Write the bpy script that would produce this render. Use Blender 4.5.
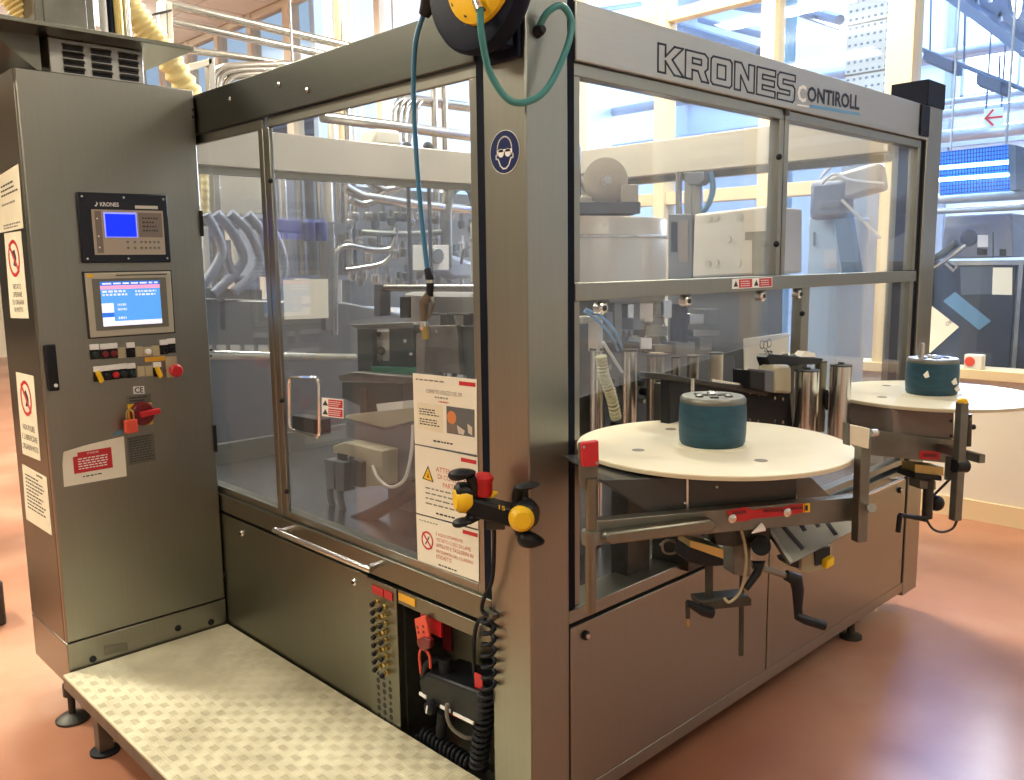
import bpy, math, random
from mathutils import Vector, Matrix
random.seed(7)
for _o in list(bpy.data.objects):
    bpy.data.objects.remove(_o)
SC = bpy.context.scene
COL = SC.collection
R = math.radians
V = Vector

# ------------------------------------------------------------------ camera
# world frame: X runs along the lettered front of the machine, Y along its
# platform side, Z up; the near corner post stands at the origin
CAM = V((-1.421, -1.41, 1.55))
YAW, PIT, ROL, FPX = R(44.1246), R(8.2982), R(0.7177), 868.43
_fw = V((math.sin(YAW)*math.cos(PIT), math.cos(YAW)*math.cos(PIT), -math.sin(PIT)))
_rt = V((math.cos(YAW), -math.sin(YAW), 0))
_dn = _fw.cross(_rt)
_r2 = math.cos(ROL)*_rt + math.sin(ROL)*_dn
_d2 = -math.sin(ROL)*_rt + math.cos(ROL)*_dn
cd = bpy.data.cameras.new('camera')
cd.sensor_fit = 'HORIZONTAL'
cd.sensor_width = 36.0
cd.lens = FPX/1024*36.0
cd.clip_start = 0.05
cam = bpy.data.objects.new('camera', cd)
COL.objects.link(cam)
_m = Matrix((_r2, -_d2, -_fw)).transposed().to_4x4()
_m.translation = CAM
cam.matrix_world = _m
SC.camera = cam

# ------------------------------------------------------------------ world, exposure
w = bpy.data.worlds.new('daylight')
SC.world = w
w.use_nodes = True
bg = w.node_tree.nodes['Background']
bg.inputs[0].default_value = (0.50, 0.74, 1.0, 1)
bg.inputs[1].default_value = 0.85
SC.view_settings.view_transform = 'Standard'
SC.view_settings.look = 'None'
SC.view_settings.exposure = -0.08
SC.view_settings.gamma = 1.0
SC.view_settings.use_curve_mapping = False

# large area lights: the luminaires of the room (z 4.3) and of the hall behind the glazing
ROOM_LAMPS = [(-3.2, -2.6, 55), (0.4, -2.8, 48), (3.2, -3.0, 22), (-3.4, 1.6, 110), (0.6, 3.6, 130), (2.9, 1.6, 200),
              (-1.9, 4.4, 300), (1.6, 6.4, 140), (-0.8, 9.6, 110), (2.6, 10.2, 110)]
HALL_LAMPS = [(6.2, -1.2, 62), (6.2, 2.2, 62), (9.2, 0.6, 80), (9.0, 4.6, 62)]


def area(name, loc, power, col, sx, sy):
    l = bpy.data.lights.new(name, 'AREA')
    l.shape = 'RECTANGLE'
    l.size, l.size_y = sx, sy
    l.energy = power
    l.color = col
    o = bpy.data.objects.new(name, l)
    COL.objects.link(o)
    o.location = loc
    return o


for (x, y, p) in ROOM_LAMPS:
    area('luminaire_light', (x, y, 4.18), p, (1.0, 0.945, 0.74), 0.35, 1.5)
    up = area('ceiling_fill_light', (x, y, 4.34), p*0.34, (1.0, 0.98, 0.92), 0.35, 1.5)  # added upward light that whitens the ceiling tiles
    up.rotation_euler = (R(180), 0, 0)
for (x, y, p) in HALL_LAMPS:
    area('hall_luminaire_light', (x, y, 5.9), p, (0.52, 0.78, 1.0), 2.2, 2.2)
# daylight from the tall window in the far wall of the hall (its frame is built with the hall)
HW = (11.36, 2.35, 4.3)
dl = area('hall_window_light', (HW[0]-0.06, HW[1], HW[2]), 2000, (0.86, 0.90, 1.0), 1.3, 1.1)
dl.rotation_euler = (0, R(90), 0)


# ------------------------------------------------------------------ pixel -> place on a known plane
def ray(x, y):
    return _r2*((x-512)/FPX) + _d2*((y-390)/FPX) + _fw


def PX(x, y, v):
    r = ray(x, y)
    return CAM + r*((v-CAM.x)/r.x)


def PY(x, y, v):
    r = ray(x, y)
    return CAM + r*((v-CAM.y)/r.y)


def PZ(x, y, v):
    r = ray(x, y)
    return CAM + r*((v-CAM.z)/r.z)


def PP(x, y, p, n):
    r = ray(x, y)
    return CAM + r*((V(p)-CAM).dot(n)/r.dot(n))


# ------------------------------------------------------------------ materials
MATS = {}


def mat(name, col, rough=0.5, metal=0.0, var=0.0, scale=8.0, stretch=(1, 1, 1), bump=0.0, spec=None, emit=None, es=1.0, rvar=0.0, col2=None):
    m = bpy.data.materials.new(name)
    m.use_nodes = True
    nt = m.node_tree
    b = nt.nodes['Principled BSDF']
    b.inputs['Base Color'].default_value = (*col, 1)
    b.inputs['Roughness'].default_value = rough
    b.inputs['Metallic'].default_value = metal
    if spec is not None:
        b.inputs['Specular IOR Level'].default_value = spec
    if emit:
        b.inputs['Emission Color'].default_value = (*emit, 1)
        b.inputs['Emission Strength'].default_value = es
    if var or bump or rvar or col2:
        tc = nt.nodes.new('ShaderNodeTexCoord')
        mp = nt.nodes.new('ShaderNodeMapping')
        mp.inputs['Scale'].default_value = stretch
        nz = nt.nodes.new('ShaderNodeTexNoise')
        nz.inputs['Scale'].default_value = scale
        nz.inputs['Detail'].default_value = 5
        nt.links.new(tc.outputs['Object'], mp.inputs[0])
        nt.links.new(mp.outputs[0], nz.inputs['Vector'])
        if var or col2:
            rp = nt.nodes.new('ShaderNodeValToRGB')
            rp.color_ramp.elements[0].position = 0.3
            rp.color_ramp.elements[1].position = 0.7
            c2 = col2 or tuple(max(0, c*(1-var)) for c in col)
            c1 = col if col2 else tuple(min(1, c*(1+var*0.6)) for c in col)
            rp.color_ramp.elements[0].color = (*c2, 1)
            rp.color_ramp.elements[1].color = (*c1, 1)
            nt.links.new(nz.outputs['Fac'], rp.inputs[0])
            nt.links.new(rp.outputs[0], b.inputs['Base Color'])
        if rvar:
            mr = nt.nodes.new('ShaderNodeMapRange')
            mr.inputs[3].default_value = max(0.02, rough-rvar)
            mr.inputs[4].default_value = min(1, rough+rvar)
            nt.links.new(nz.outputs['Fac'], mr.inputs[0])
            nt.links.new(mr.outputs[0], b.inputs['Roughness'])
        if bump:
            bp = nt.nodes.new('ShaderNodeBump')
            bp.inputs['Strength'].default_value = bump
            bp.inputs['Distance'].default_value = 0.002
            nt.links.new(nz.outputs['Fac'], bp.inputs['Height'])
            nt.links.new(bp.outputs[0], b.inputs['Normal'])
    MATS[name] = m
    return m


def glass(name, tint, haze, hazecol=(0.8, 0.85, 1.0), refl=0.03, rough=0.02):
    m = bpy.data.materials.new(name)
    m.use_nodes = True
    nt = m.node_tree
    nt.nodes.remove(nt.nodes['Principled BSDF'])
    out = nt.nodes['Material Output']
    tr = nt.nodes.new('ShaderNodeBsdfTransparent')
    tr.inputs[0].default_value = (*tint, 1)
    gl = nt.nodes.new('ShaderNodeBsdfGlossy')
    gl.inputs['Roughness'].default_value = rough
    df = nt.nodes.new('ShaderNodeBsdfDiffuse')
    df.inputs[0].default_value = (*hazecol, 1)
    lw = nt.nodes.new('ShaderNodeLayerWeight')
    lw.inputs[0].default_value = 0.5
    pw = nt.nodes.new('ShaderNodeMath')
    pw.operation = 'POWER'
    pw.inputs[1].default_value = 4.0
    nt.links.new(lw.outputs['Facing'], pw.inputs[0])
    fr = nt.nodes.new('ShaderNodeMath')
    fr.operation = 'MULTIPLY_ADD'
    fr.inputs[1].default_value = 0.7
    fr.inputs[2].default_value = refl
    nt.links.new(pw.outputs[0], fr.inputs[0])
    m1 = nt.nodes.new('ShaderNodeMixShader')
    m1.inputs[0].default_value = haze
    m2 = nt.nodes.new('ShaderNodeMixShader')
    nt.links.new(tr.outputs[0], m1.inputs[1])
    nt.links.new(df.outputs[0], m1.inputs[2])
    nt.links.new(fr.outputs[0], m2.inputs[0])
    nt.links.new(m1.outputs[0], m2.inputs[1])
    nt.links.new(gl.outputs[0], m2.inputs[2])
    nt.links.new(m2.outputs[0], out.inputs[0])
    MATS[name] = m
    return m


BR = (60, 60, 1.2)
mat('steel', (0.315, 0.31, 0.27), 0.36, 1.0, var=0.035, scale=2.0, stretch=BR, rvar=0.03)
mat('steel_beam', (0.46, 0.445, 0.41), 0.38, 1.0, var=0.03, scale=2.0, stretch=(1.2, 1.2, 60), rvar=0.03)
mat('steel_shaded', (0.215, 0.213, 0.175), 0.36, 1.0, var=0.04, scale=2.0, stretch=BR, rvar=0.03)  # copy of steel with shade put into its colour for the darker faces
mat('steel_bright', (0.74, 0.72, 0.68), 0.22, 1.0)
mat('steel_pipe', (0.50, 0.48, 0.44), 0.27, 1.0, var=0.15, scale=3)
mat('steel_deck', (0.46, 0.46, 0.47), 0.25, 1.0, var=0.15, scale=3)
mat('chrome', (0.85, 0.85, 0.85), 0.1, 1.0)
mat('iron', (0.07, 0.068, 0.06), 0.5, 0.7, var=0.25, scale=20)
mat('zinc', (0.21, 0.205, 0.175), 0.42, 0.85, var=0.2, scale=14)
mat('black_plastic', (0.008, 0.009, 0.012), 0.45, var=0.2, scale=30, spec=0.3)
mat('black_rubber', (0.008, 0.009, 0.013), 0.6, spec=0.3)
mat('gasket', (0.005, 0.008, 0.018), 0.75, spec=0.15)
mat('navy', (0.003, 0.005, 0.016), 0.45)
mat('blue_black', (0.002, 0.005, 0.018), 0.55, spec=0.2)
mat('white_paper', (0.84, 0.80, 0.68), 0.75, var=0.05, scale=6)
mat('cream_paper', (0.80, 0.74, 0.56), 0.75, var=0.08, scale=9)
mat('khaki', (0.48, 0.42, 0.27), 0.5)
mat('beige_bezel', (0.46, 0.43, 0.34), 0.5)
mat('grey_bezel', (0.16, 0.16, 0.13), 0.5)
mat('key_panel', (0.42, 0.36, 0.29), 0.5)
mat('ink_navy', (0.018, 0.024, 0.05), 0.6)
mat('ink', (0.03, 0.03, 0.035), 0.7)
mat('ink_grey', (0.22, 0.2, 0.17), 0.7)
mat('ink_red', (0.55, 0.05, 0.03), 0.6)
mat('sign_red', (0.55, 0.02, 0.03), 0.5)
mat('red', (0.52, 0.014, 0.02), 0.38)
mat('dark_red', (0.16, 0.008, 0.012), 0.4)
mat('coral', (0.75, 0.09, 0.05), 0.4)
mat('yellow', (0.85, 0.52, 0.01), 0.42)
mat('amber', (0.8, 0.42, 0.03), 0.45)
mat('yellow_hose', (0.88, 0.74, 0.36), 0.55)
mat('pale_hose', (0.62, 0.58, 0.36), 0.55)
mat('sign_blue', (0.004, 0.012, 0.085), 0.5, spec=0.2)
mat('white_print', (0.86, 0.86, 0.84), 0.6)
mat('green', (0.0, 0.16, 0.09), 0.45)
mat('green_paint', (0.010, 0.030, 0.028), 0.4, var=0.3, scale=6)
mat('teal_hose', (0.05, 0.24, 0.25), 0.38)
mat('blue_hose', (0.04, 0.17, 0.30), 0.4)
mat('clear_blue_hose', (0.15, 0.35, 0.6), 0.3)
mat('drum_teal', (0.010, 0.062, 0.10), 0.45, var=0.3, scale=25, stretch=(1, 1, 3), bump=0.3)
mat('disc_white', (0.83, 0.76, 0.58), 0.32, var=0.04, scale=5)
mat('disc_edge', (0.60, 0.52, 0.36), 0.5)
mat('smoke_panel', (0.045, 0.047, 0.045), 0.2)
mat('brown_panel', (0.20, 0.165, 0.14), 0.45)
mat('cream_panel', (0.64, 0.60, 0.52), 0.4, var=0.06, scale=3)
mat('cream_metal', (0.70, 0.65, 0.55), 0.32, 0.6, var=0.08, scale=3)
mat('motor_cream', (0.60, 0.54, 0.42), 0.45, var=0.1, scale=9)
mat('motor_grey', (0.12, 0.13, 0.14), 0.5)
mat('box_beige', (0.42, 0.38, 0.26), 0.5, var=0.15, scale=9)
mat('brass', (0.55, 0.42, 0.16), 0.32, 1.0)
mat('wall_cream', (0.80, 0.72, 0.58), 0.6, var=0.03, scale=2)
mat('wall_olive', (0.26, 0.25, 0.20), 0.6)
mat('wall_grey', (0.46, 0.44, 0.38), 0.6)
mat('wall_white', (0.80, 0.79, 0.75), 0.7)
mat('frame_yellow', (0.80, 0.62, 0.36), 0.5)
mat('tile_white', (0.80, 0.79, 0.76), 0.8, var=0.03, scale=30)
mat('grid_metal', (0.35, 0.34, 0.32), 0.6)
mat('hall_white', (0.60, 0.76, 0.90), 0.7)
mat('hall_blue', (0.05, 0.11, 0.24), 0.5)
mat('hall_steel', (0.30, 0.36, 0.46), 0.45, 0.4)
mat('steel_beam_shaded', (0.105, 0.106, 0.092), 0.36, 1.0, var=0.04, scale=2.0, stretch=(1.2, 1.2, 60), rvar=0.03)  # beam steel darkened in colour, for the beam on the shaded side
mat('facade', (0.07, 0.09, 0.13), 0.5)
mat('facade_slat', (0.17, 0.20, 0.25), 0.5)
mat('smoked_door', (0.035, 0.045, 0.07), 0.18, var=0.15, scale=3)
mat('machine_grey', (0.22, 0.24, 0.30), 0.45)
mat('label_blue', (0.10, 0.22, 0.36), 0.5)
mat('stripe_blue', (0.12, 0.32, 0.55), 0.5)
mat('blue_plastic', (0.02, 0.04, 0.22), 0.5)
mat('orange_box', (0.7, 0.25, 0.08), 0.5)
mat('screen_blue', (0.0, 0.0, 0.3), 0.3, emit=(0.0, 0.03, 1.0), es=1.1)
mat('screen_frame', (0.3, 0.3, 0.9), 0.3, emit=(0.25, 0.3, 1.0), es=0.9)
mat('screen_sky', (0.05, 0.2, 0.5), 0.3, emit=(0.10, 0.36, 0.85), es=1.0)
mat('screen_deep', (0.02, 0.1, 0.4), 0.3, emit=(0.02, 0.17, 0.70), es=1.0)
mat('screen_white', (0.7, 0.7, 0.8), 0.3, emit=(0.78, 0.80, 0.95), es=0.95)
mat('screen_pink', (0.7, 0.3, 0.5), 0.3, emit=(0.85, 0.35, 0.55), es=0.9)
mat('uv_tube', (0.5, 0.8, 1), 0.3, emit=(0.35, 0.85, 1.0), es=12.0)
mat('uv_glow', (0.0, 0.03, 0.2), 0.6, emit=(0.0, 0.20, 1.0), es=1.3)
mat('uv_grid', (0.0, 0.01, 0.10), 0.7, spec=0.1)
mat('tube_white', (1, 1, 1), 0.3, emit=(1.0, 0.92, 0.8), es=4.0)
mat('daylight_pane', (0.9, 0.95, 1), 0.3, emit=(0.85, 0.93, 1.0), es=5.0)
mat('tube_cool', (1, 1, 1), 0.3, emit=(0.8, 0.9, 1.0), es=4.0)
glass('pane_clear', (0.94, 0.96, 0.99), 0.06, (0.72, 0.80, 1.0))
glass('pane_left', (0.92, 0.94, 0.97), 0.035, (0.65, 0.70, 0.80))
glass('window_glass', (0.96, 0.98, 1.0), 0.015, (0.75, 0.85, 1.0))
glass('acrylic', (0.9,0.92,0.94), 0.04, (0.7, 0.75, 0.85))
glass('smoke_acrylic', (0.30, 0.31, 0.32), 0.10, (0.2, 0.2, 0.2))


def floor_material():
    m = bpy.data.materials.new('resin_floor')
    m.use_nodes = True
    nt = m.node_tree
    b = nt.nodes['Principled BSDF']
    tc = nt.nodes.new('ShaderNodeTexCoord')
    n1 = nt.nodes.new('ShaderNodeTexNoise')
    n1.inputs['Scale'].default_value = 0.9
    n1.inputs['Detail'].default_value = 6
    n2 = nt.nodes.new('ShaderNodeTexNoise')
    n2.inputs['Scale'].default_value = 70
    n2.inputs['Detail'].default_value = 3
    rp = nt.nodes.new('ShaderNodeValToRGB')
    rp.color_ramp.elements[0].position = 0.35
    rp.color_ramp.elements[0].color = (0.32, 0.128, 0.072, 1)
    rp.color_ramp.elements[1].position = 0.68
    rp.color_ramp.elements[1].color = (0.55, 0.32, 0.215, 1)
    e = rp.color_ramp.elements.new(0.52)
    e.color = (0.42, 0.19, 0.115, 1)
    bp = nt.nodes.new('ShaderNodeBump')
    bp.inputs['Strength'].default_value = 0.12
    bp.inputs['Distance'].default_value = 0.002
    for n in (n1, n2):
        nt.links.new(tc.outputs['Object'], n.inputs['Vector'])
    nt.links.new(n1.outputs['Fac'], rp.inputs[0])
    nt.links.new(rp.outputs[0], b.inputs['Base Color'])
    nt.links.new(n2.outputs['Fac'], bp.inputs['Height'])
    nt.links.new(bp.outputs[0], b.inputs['Normal'])
    b.inputs['Roughness'].default_value = 0.32
    MATS['resin_floor'] = m


def platform_material():
    m = bpy.data.materials.new('chequer_plate')
    m.use_nodes = True
    nt = m.node_tree
    b = nt.nodes['Principled BSDF']
    tc = nt.nodes.new('ShaderNodeTexCoord')
    n1 = nt.nodes.new('ShaderNodeTexNoise')
    n1.inputs['Scale'].default_value = 5
    n1.inputs['Detail'].default_value = 8
    rp = nt.nodes.new('ShaderNodeValToRGB')
    rp.color_ramp.elements[0].position = 0.32
    rp.color_ramp.elements[0].color = (0.60, 0.55, 0.39, 1)
    rp.color_ramp.elements[1].position = 0.62
    rp.color_ramp.elements[1].color = (0.80, 0.75, 0.56, 1)
    nt.links.new(tc.outputs['Object'], n1.inputs['Vector'])
    nt.links.new(n1.outputs['Fac'], rp.inputs[0])
    nt.links.new(rp.outputs[0], b.inputs['Base Color'])
    b.inputs['Roughness'].default_value = 0.5
    b.inputs['Metallic'].default_value = 0.2
    MATS['chequer_plate'] = m


floor_material()
platform_material()

# ------------------------------------------------------------------ mesh helpers
ORG = {}


def frame_of(d):
    d = d.normalized()
    a = V((0, 0, 1)) if abs(d.z) < 0.9 else V((1, 0, 0))
    u = d.cross(a).normalized()
    return u, d.cross(u).normalized()


def spl(pts, n=8, closed=False):
    pts = [V(p) for p in pts]
    out = []
    N = len(pts)
    for i in range(N if closed else N-1):
        if closed:
            p0, p1, p2, p3 = pts[i-1], pts[i], pts[(i+1) % N], pts[(i+2) % N]
        else:
            p0, p1, p2, p3 = pts[max(i-1, 0)], pts[i], pts[i+1], pts[min(i+2, N-1)]
        for k in range(n):
            t = k/n
            out.append(0.5*((2*p1)+(p2-p0)*t+(2*p0-5*p1+4*p2-p3)*t*t+(3*p1-p0-3*p2+p3)*t**3))
    if not closed:
        out.append(pts[-1])
    return out


class MB:
    def __init__(s):
        s.v = []
        s.f = []

    def add(s, vs, fs):
        k = len(s.v)
        s.v += [V(p) for p in vs]
        s.f += [tuple(i+k for i in f) for f in fs]
        return s

    def hexa(s, p):
        return s.add(p, [(0, 3, 2, 1), (4, 5, 6, 7), (0, 1, 5, 4), (1, 2, 6, 5), (2, 3, 7, 6), (3, 0, 4, 7)])

    def box(s, a, b):
        x0, x1 = sorted((a[0], b[0]))
        y0, y1 = sorted((a[1], b[1]))
        z0, z1 = sorted((a[2], b[2]))
        return s.hexa([(x0, y0, z0), (x1, y0, z0), (x1, y1, z0), (x0, y1, z0), (x0, y0, z1), (x1, y0, z1), (x1, y1, z1), (x0, y1, z1)])

    def obox(s, c, a, b, d):
        c, a, b, d = V(c), V(a), V(b), V(d)
        if a.cross(b).dot(d) < 0:
            a = -a
        return s.hexa([c-a-b-d, c+a-b-d, c+a+b-d, c-a+b-d, c-a-b+d, c+a-b+d, c+a+b+d, c-a+b+d])

    def bar(s, p, q, wv, h):
        """rectangular bar from p to q, half-width wv along the level normal, half-height h"""
        p, q = V(p), V(q)
        d = q-p
        n = d.cross(V((0, 0, 1)))
        if n.length < 1e-6:
            n = V((1, 0, 0))
        n.normalize()
        up = n.cross(d).normalized()
        return s.obox((p+q)/2, d/2, n*wv, up*h)

    def cyl(s, p, q, r, r2=None, n=18):
        p, q = V(p), V(q)
        r2 = r if r2 is None else r2
        u, w_ = frame_of(q-p)
        vs = []
        for c, rr in ((p, r), (q, r2)):
            for i in range(n):
                a = 2*math.pi*i/n
                vs.append(c+u*(rr*math.cos(a))+w_*(rr*math.sin(a)))
        fs = [(i, (i+1) % n, n+(i+1) % n, n+i) for i in range(n)]
        fs += [tuple(range(n-1, -1, -1)), tuple(range(n, 2*n))]
        return s.add(vs, fs)

    def lathe(s, c, ax, prof, n=28):
        c, ax = V(c), V(ax).normalized()
        u, w_ = frame_of(ax)
        vs, fs = [], []
        m = len(prof)
        for (r, h) in prof:
            for i in range(n):
                a = 2*math.pi*i/n
                vs.append(c+ax*h+u*(r*math.cos(a))+w_*(r*math.sin(a)))
        for j in range(m-1):
            for i in range(n):
                fs.append((j*n+i, j*n+(i+1) % n, (j+1)*n+(i+1) % n, (j+1)*n+i))
        fs += [tuple(range(n-1, -1, -1)), tuple(range((m-1)*n, m*n))]
        return s.add(vs, fs)

    def tube(s, pts, r, n=8, closed=False):
        pts = [V(p) for p in pts]
        m = len(pts)
        rs = r if isinstance(r, (list, tuple)) else [r]*m
        vs, fs = [], []
        u = None
        for i, p in enumerate(pts):
            if closed:
                d = pts[(i+1) % m]-pts[i-1]
            else:
                d = pts[min(i+1, m-1)]-pts[max(i-1, 0)]
            if d.length < 1e-9:
                d = V((0, 0, 1))
            d.normalize()
            if u is None:
                u, _ = frame_of(d)
            u = (u-d*u.dot(d))
            if u.length < 1e-6:
                u, _ = frame_of(d)
            u.normalize()
            w_ = d.cross(u)
            for k in range(n):
                a = 2*math.pi*k/n
                vs.append(p+u*(rs[i]*math.cos(a))+w_*(rs[i]*math.sin(a)))
        for i in range(m if closed else m-1):
            j = (i+1) % m
            for k in range(n):
                fs.append((i*n+k, i*n+(k+1) % n, j*n+(k+1) % n, j*n+k))
        if not closed:
            fs += [tuple(range(n-1, -1, -1)), tuple(range((m-1)*n, m*n))]
        return s.add(vs, fs)

    def prism(s, poly, vec):
        poly = [V(p) for p in poly]
        vec = V(vec)
        n = len(poly)
        nrm = V((0, 0, 0))
        for i in range(n):
            nrm += poly[i].cross(poly[(i+1) % n])
        if nrm.dot(vec) < 0:
            poly = poly[::-1]
        return s.add(poly+[p+vec for p in poly],
                     [tuple(range(n-1, -1, -1)), tuple(range(n, 2*n))]+[(i, (i+1) % n, n+(i+1) % n, n+i) for i in range(n)])

    def ball(s, c, r, n=12, m=8, sc=(1, 1, 1)):
        c = V(c)
        vs = [c+V((0, 0, r*sc[2]))]
        for j in range(1, m):
            t = math.pi*j/m
            for i in range(n):
                a = 2*math.pi*i/n
                vs.append(c+V((r*sc[0]*math.sin(t)*math.cos(a), r*sc[1]*math.sin(t)*math.sin(a), r*sc[2]*math.cos(t))))
        vs.append(c-V((0, 0, r*sc[2])))
        fs = [(0, 1+i, 1+(i+1) % n) for i in range(n)]
        for j in range(m-2):
            for i in range(n):
                a, b = 1+j*n+i, 1+j*n+(i+1) % n
                fs.append((a, a+n, b+n, b))
        k = 1+(m-2)*n
        fs += [(k+i, len(vs)-1, k+(i+1) % n) for i in range(n)]
        return s.add(vs, fs)

    def build(s, name, mt, parent=None, bev=0.0, smooth=True):
        if parent is None:
            xs = [p.x for p in s.v]
            ys = [p.y for p in s.v]
            zs = [p.z for p in s.v]
            org = V(((min(xs)+max(xs))/2, (min(ys)+max(ys))/2, min(zs)))
        else:
            org = ORG[parent.name]
        me = bpy.data.meshes.new(name)
        me.from_pydata([tuple(p-org) for p in s.v], [], s.f)
        me.materials.append(MATS[mt])
        if smooth:
            me.shade_smooth()
            me.set_sharp_from_angle(angle=R(38))
        o = bpy.data.objects.new(name, me)
        COL.objects.link(o)
        if parent is None:
            o.location = org
        else:
            o.parent = parent
        ORG[o.name] = org
        if bev:
            b = o.modifiers.new('bevel', 'BEVEL')
            b.width = bev
            b.segments = 2
            b.limit_method = 'ANGLE'
            b.angle_limit = R(50)
        return o


def B(a, b):
    return MB().box(a, b)


def tag(o, label=None, cat=None, group=None, kind=None):
    if label:
        o['label'] = label
    if cat:
        o['category'] = cat
    if group:
        o['group'] = group
    if kind:
        o['kind'] = kind
    return o


def thing(name, loc, label, cat, group=None):
    o = bpy.data.objects.new(name, None)
    o.empty_display_size = 0.1
    COL.objects.link(o)
    o.location = loc
    ORG[o.name] = V(loc)
    return tag(o, label, cat, group)


def struct(name, mb, mt, parent=None, bev=0.0):
    o = mb.build(name, mt, parent, bev)
    if parent is None:
        o['kind'] = 'structure'
    return o


class Sheet:
    """a flat quad given by its corners TL, TR, BR, BL; u runs right, v down"""

    def __init__(s, tl, tr, br, bl, lift=0.0):
        s.c = [V(tl), V(tr), V(br), V(bl)]
        s.n = (s.c[1]-s.c[0]).cross(s.c[3]-s.c[0]).normalized()
        if s.n.dot(CAM-s.c[0]) < 0:
            s.n = -s.n
        s.lift = lift

    def at(s, u, v, h=0.0):
        a = s.c[0]+(s.c[1]-s.c[0])*u
        b = s.c[3]+(s.c[2]-s.c[3])*u
        return a+(b-a)*v+s.n*(h+s.lift)

    def size(s):
        return (s.c[1]-s.c[0]).length, (s.c[3]-s.c[0]).length

    def rect(s, u0, v0, u1, v1, h0, h1, mb=None):
        mb = mb or MB()
        return mb.hexa([s.at(u0, v1, h0), s.at(u1, v1, h0), s.at(u1, v0, h0), s.at(u0, v0, h0),
                        s.at(u0, v1, h1), s.at(u1, v1, h1), s.at(u1, v0, h1), s.at(u0, v0, h1)])

    def disc(s, u, v, r, h0, h1, mb=None, n=24, sx=1.0):
        mb = mb or MB()
        W, H = s.size()
        vs = []
        for h in (h0, h1):
            for i in range(n):
                a = 2*math.pi*i/n
                vs.append(s.at(u+r*sx*math.cos(a)/W, v-r*math.sin(a)/H, h))
        return mb.add(vs, [tuple(range(n-1, -1, -1)), tuple(range(n, 2*n))]+[(i, (i+1) % n, n+(i+1) % n, n+i) for i in range(n)])

    def ring(s, u, v, r, t, h0, h1, mb=None, n=28):
        mb = mb or MB()
        W, H = s.size()
        vs, fs = [], []
        for (rr, h) in ((r-t, h0), (r, h0), (r, h1), (r-t, h1)):
            for i in range(n):
                a = 2*math.pi*i/n
                vs.append(s.at(u+rr*math.cos(a)/W, v-rr*math.sin(a)/H, h))
        for j in range(4):
            k = (j+1) % 4
            for i in range(n):
                fs.append((j*n+i, j*n+(i+1) % n, k*n+(i+1) % n, k*n+i))
        return mb.add(vs, fs)

    def poly(s, pts, h0, h1, mb=None):
        mb = mb or MB()
        a = [s.at(u, v, h0) for (u, v) in pts]
        return mb.prism(a, s.n*(h1-h0))

    def stroke(s, pts, t, h0, h1, mb=None, closed=True):
        """outline of a polygon (u,v) as thin strips of width t metres"""
        mb = mb or MB()
        n = len(pts)
        for i in range(n if closed else n-1):
            p, q = s.at(*pts[i], h0), s.at(*pts[(i+1) % n], h0)
            d = (q-p)
            if d.length < 1e-6:
                continue
            d.normalize()
            m = s.n.cross(d)*t/2
            e = d*t/2
            mb.hexa([p-m-e, q-m+e, q+m+e, p+m-e] + [x+s.n*(h1-h0) for x in (p-m-e, q-m+e, q+m+e, p+m-e)])
        return mb

    def text(s, body, u0, v0, u1, v1, mt, parent, h0=0.0004, h=0.0004, name='lettering', bold=0.0):
        cu = bpy.data.curves.new('t', 'FONT')
        cu.body = body
        cu.size = 1.0
        cu.resolution_u = 2
        cu.offset = bold
        tmp = bpy.data.objects.new('t', cu)
        me = bpy.data.meshes.new_from_object(tmp)
        vs = [v.co.copy() for v in me.vertices]
        fs = [tuple(p.vertices) for p in me.polygons]
        bpy.data.objects.remove(tmp)
        bpy.data.curves.remove(cu)
        bpy.data.meshes.remove(me)
        if not vs:
            return None
        x0, x1 = min(v.x for v in vs), max(v.x for v in vs)
        y0, y1 = min(v.y for v in vs), max(v.y for v in vs)
        mb = MB()
        mb.add([s.at(u0+(u1-u0)*(v.x-x0)/(x1-x0), v1+(v0-v1)*(v.y-y0)/max(1e-6, y1-y0), h0+h) for v in vs], fs)
        return mb.build(name, mt, parent, smooth=False)


def qx(v, *px, lift=0.0):
    return Sheet(*[PX(x, y, v) for (x, y) in px], lift=lift)


def qy(v, *px, lift=0.0):
    return Sheet(*[PY(x, y, v) for (x, y) in px], lift=lift)


def greek(sh, u0, u1, v0, dv, n, t, mb=None, h=0.0016, ragged=0.25, gaps=True):
    """rows of unreadable small print as short bars"""
    mb = mb or MB()
    for i in range(n):
        v = v0+i*dv
        u = u0
        end = u1-(u1-u0)*random.uniform(0, ragged)
        while u < end:
            wd = random.uniform(0.06, 0.16)*(u1-u0) if gaps else (u1-u0)
            sh.rect(u, v, min(u+wd, end), v+t, 0.0002, h, mb)
            u += wd+0.02*(u1-u0)+0.01
    return mb

# ================================================================== the setting
XW = 4.045
struct('floor', B((-6, -6, -0.1), (14, 16, 0)), 'resin_floor')
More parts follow.
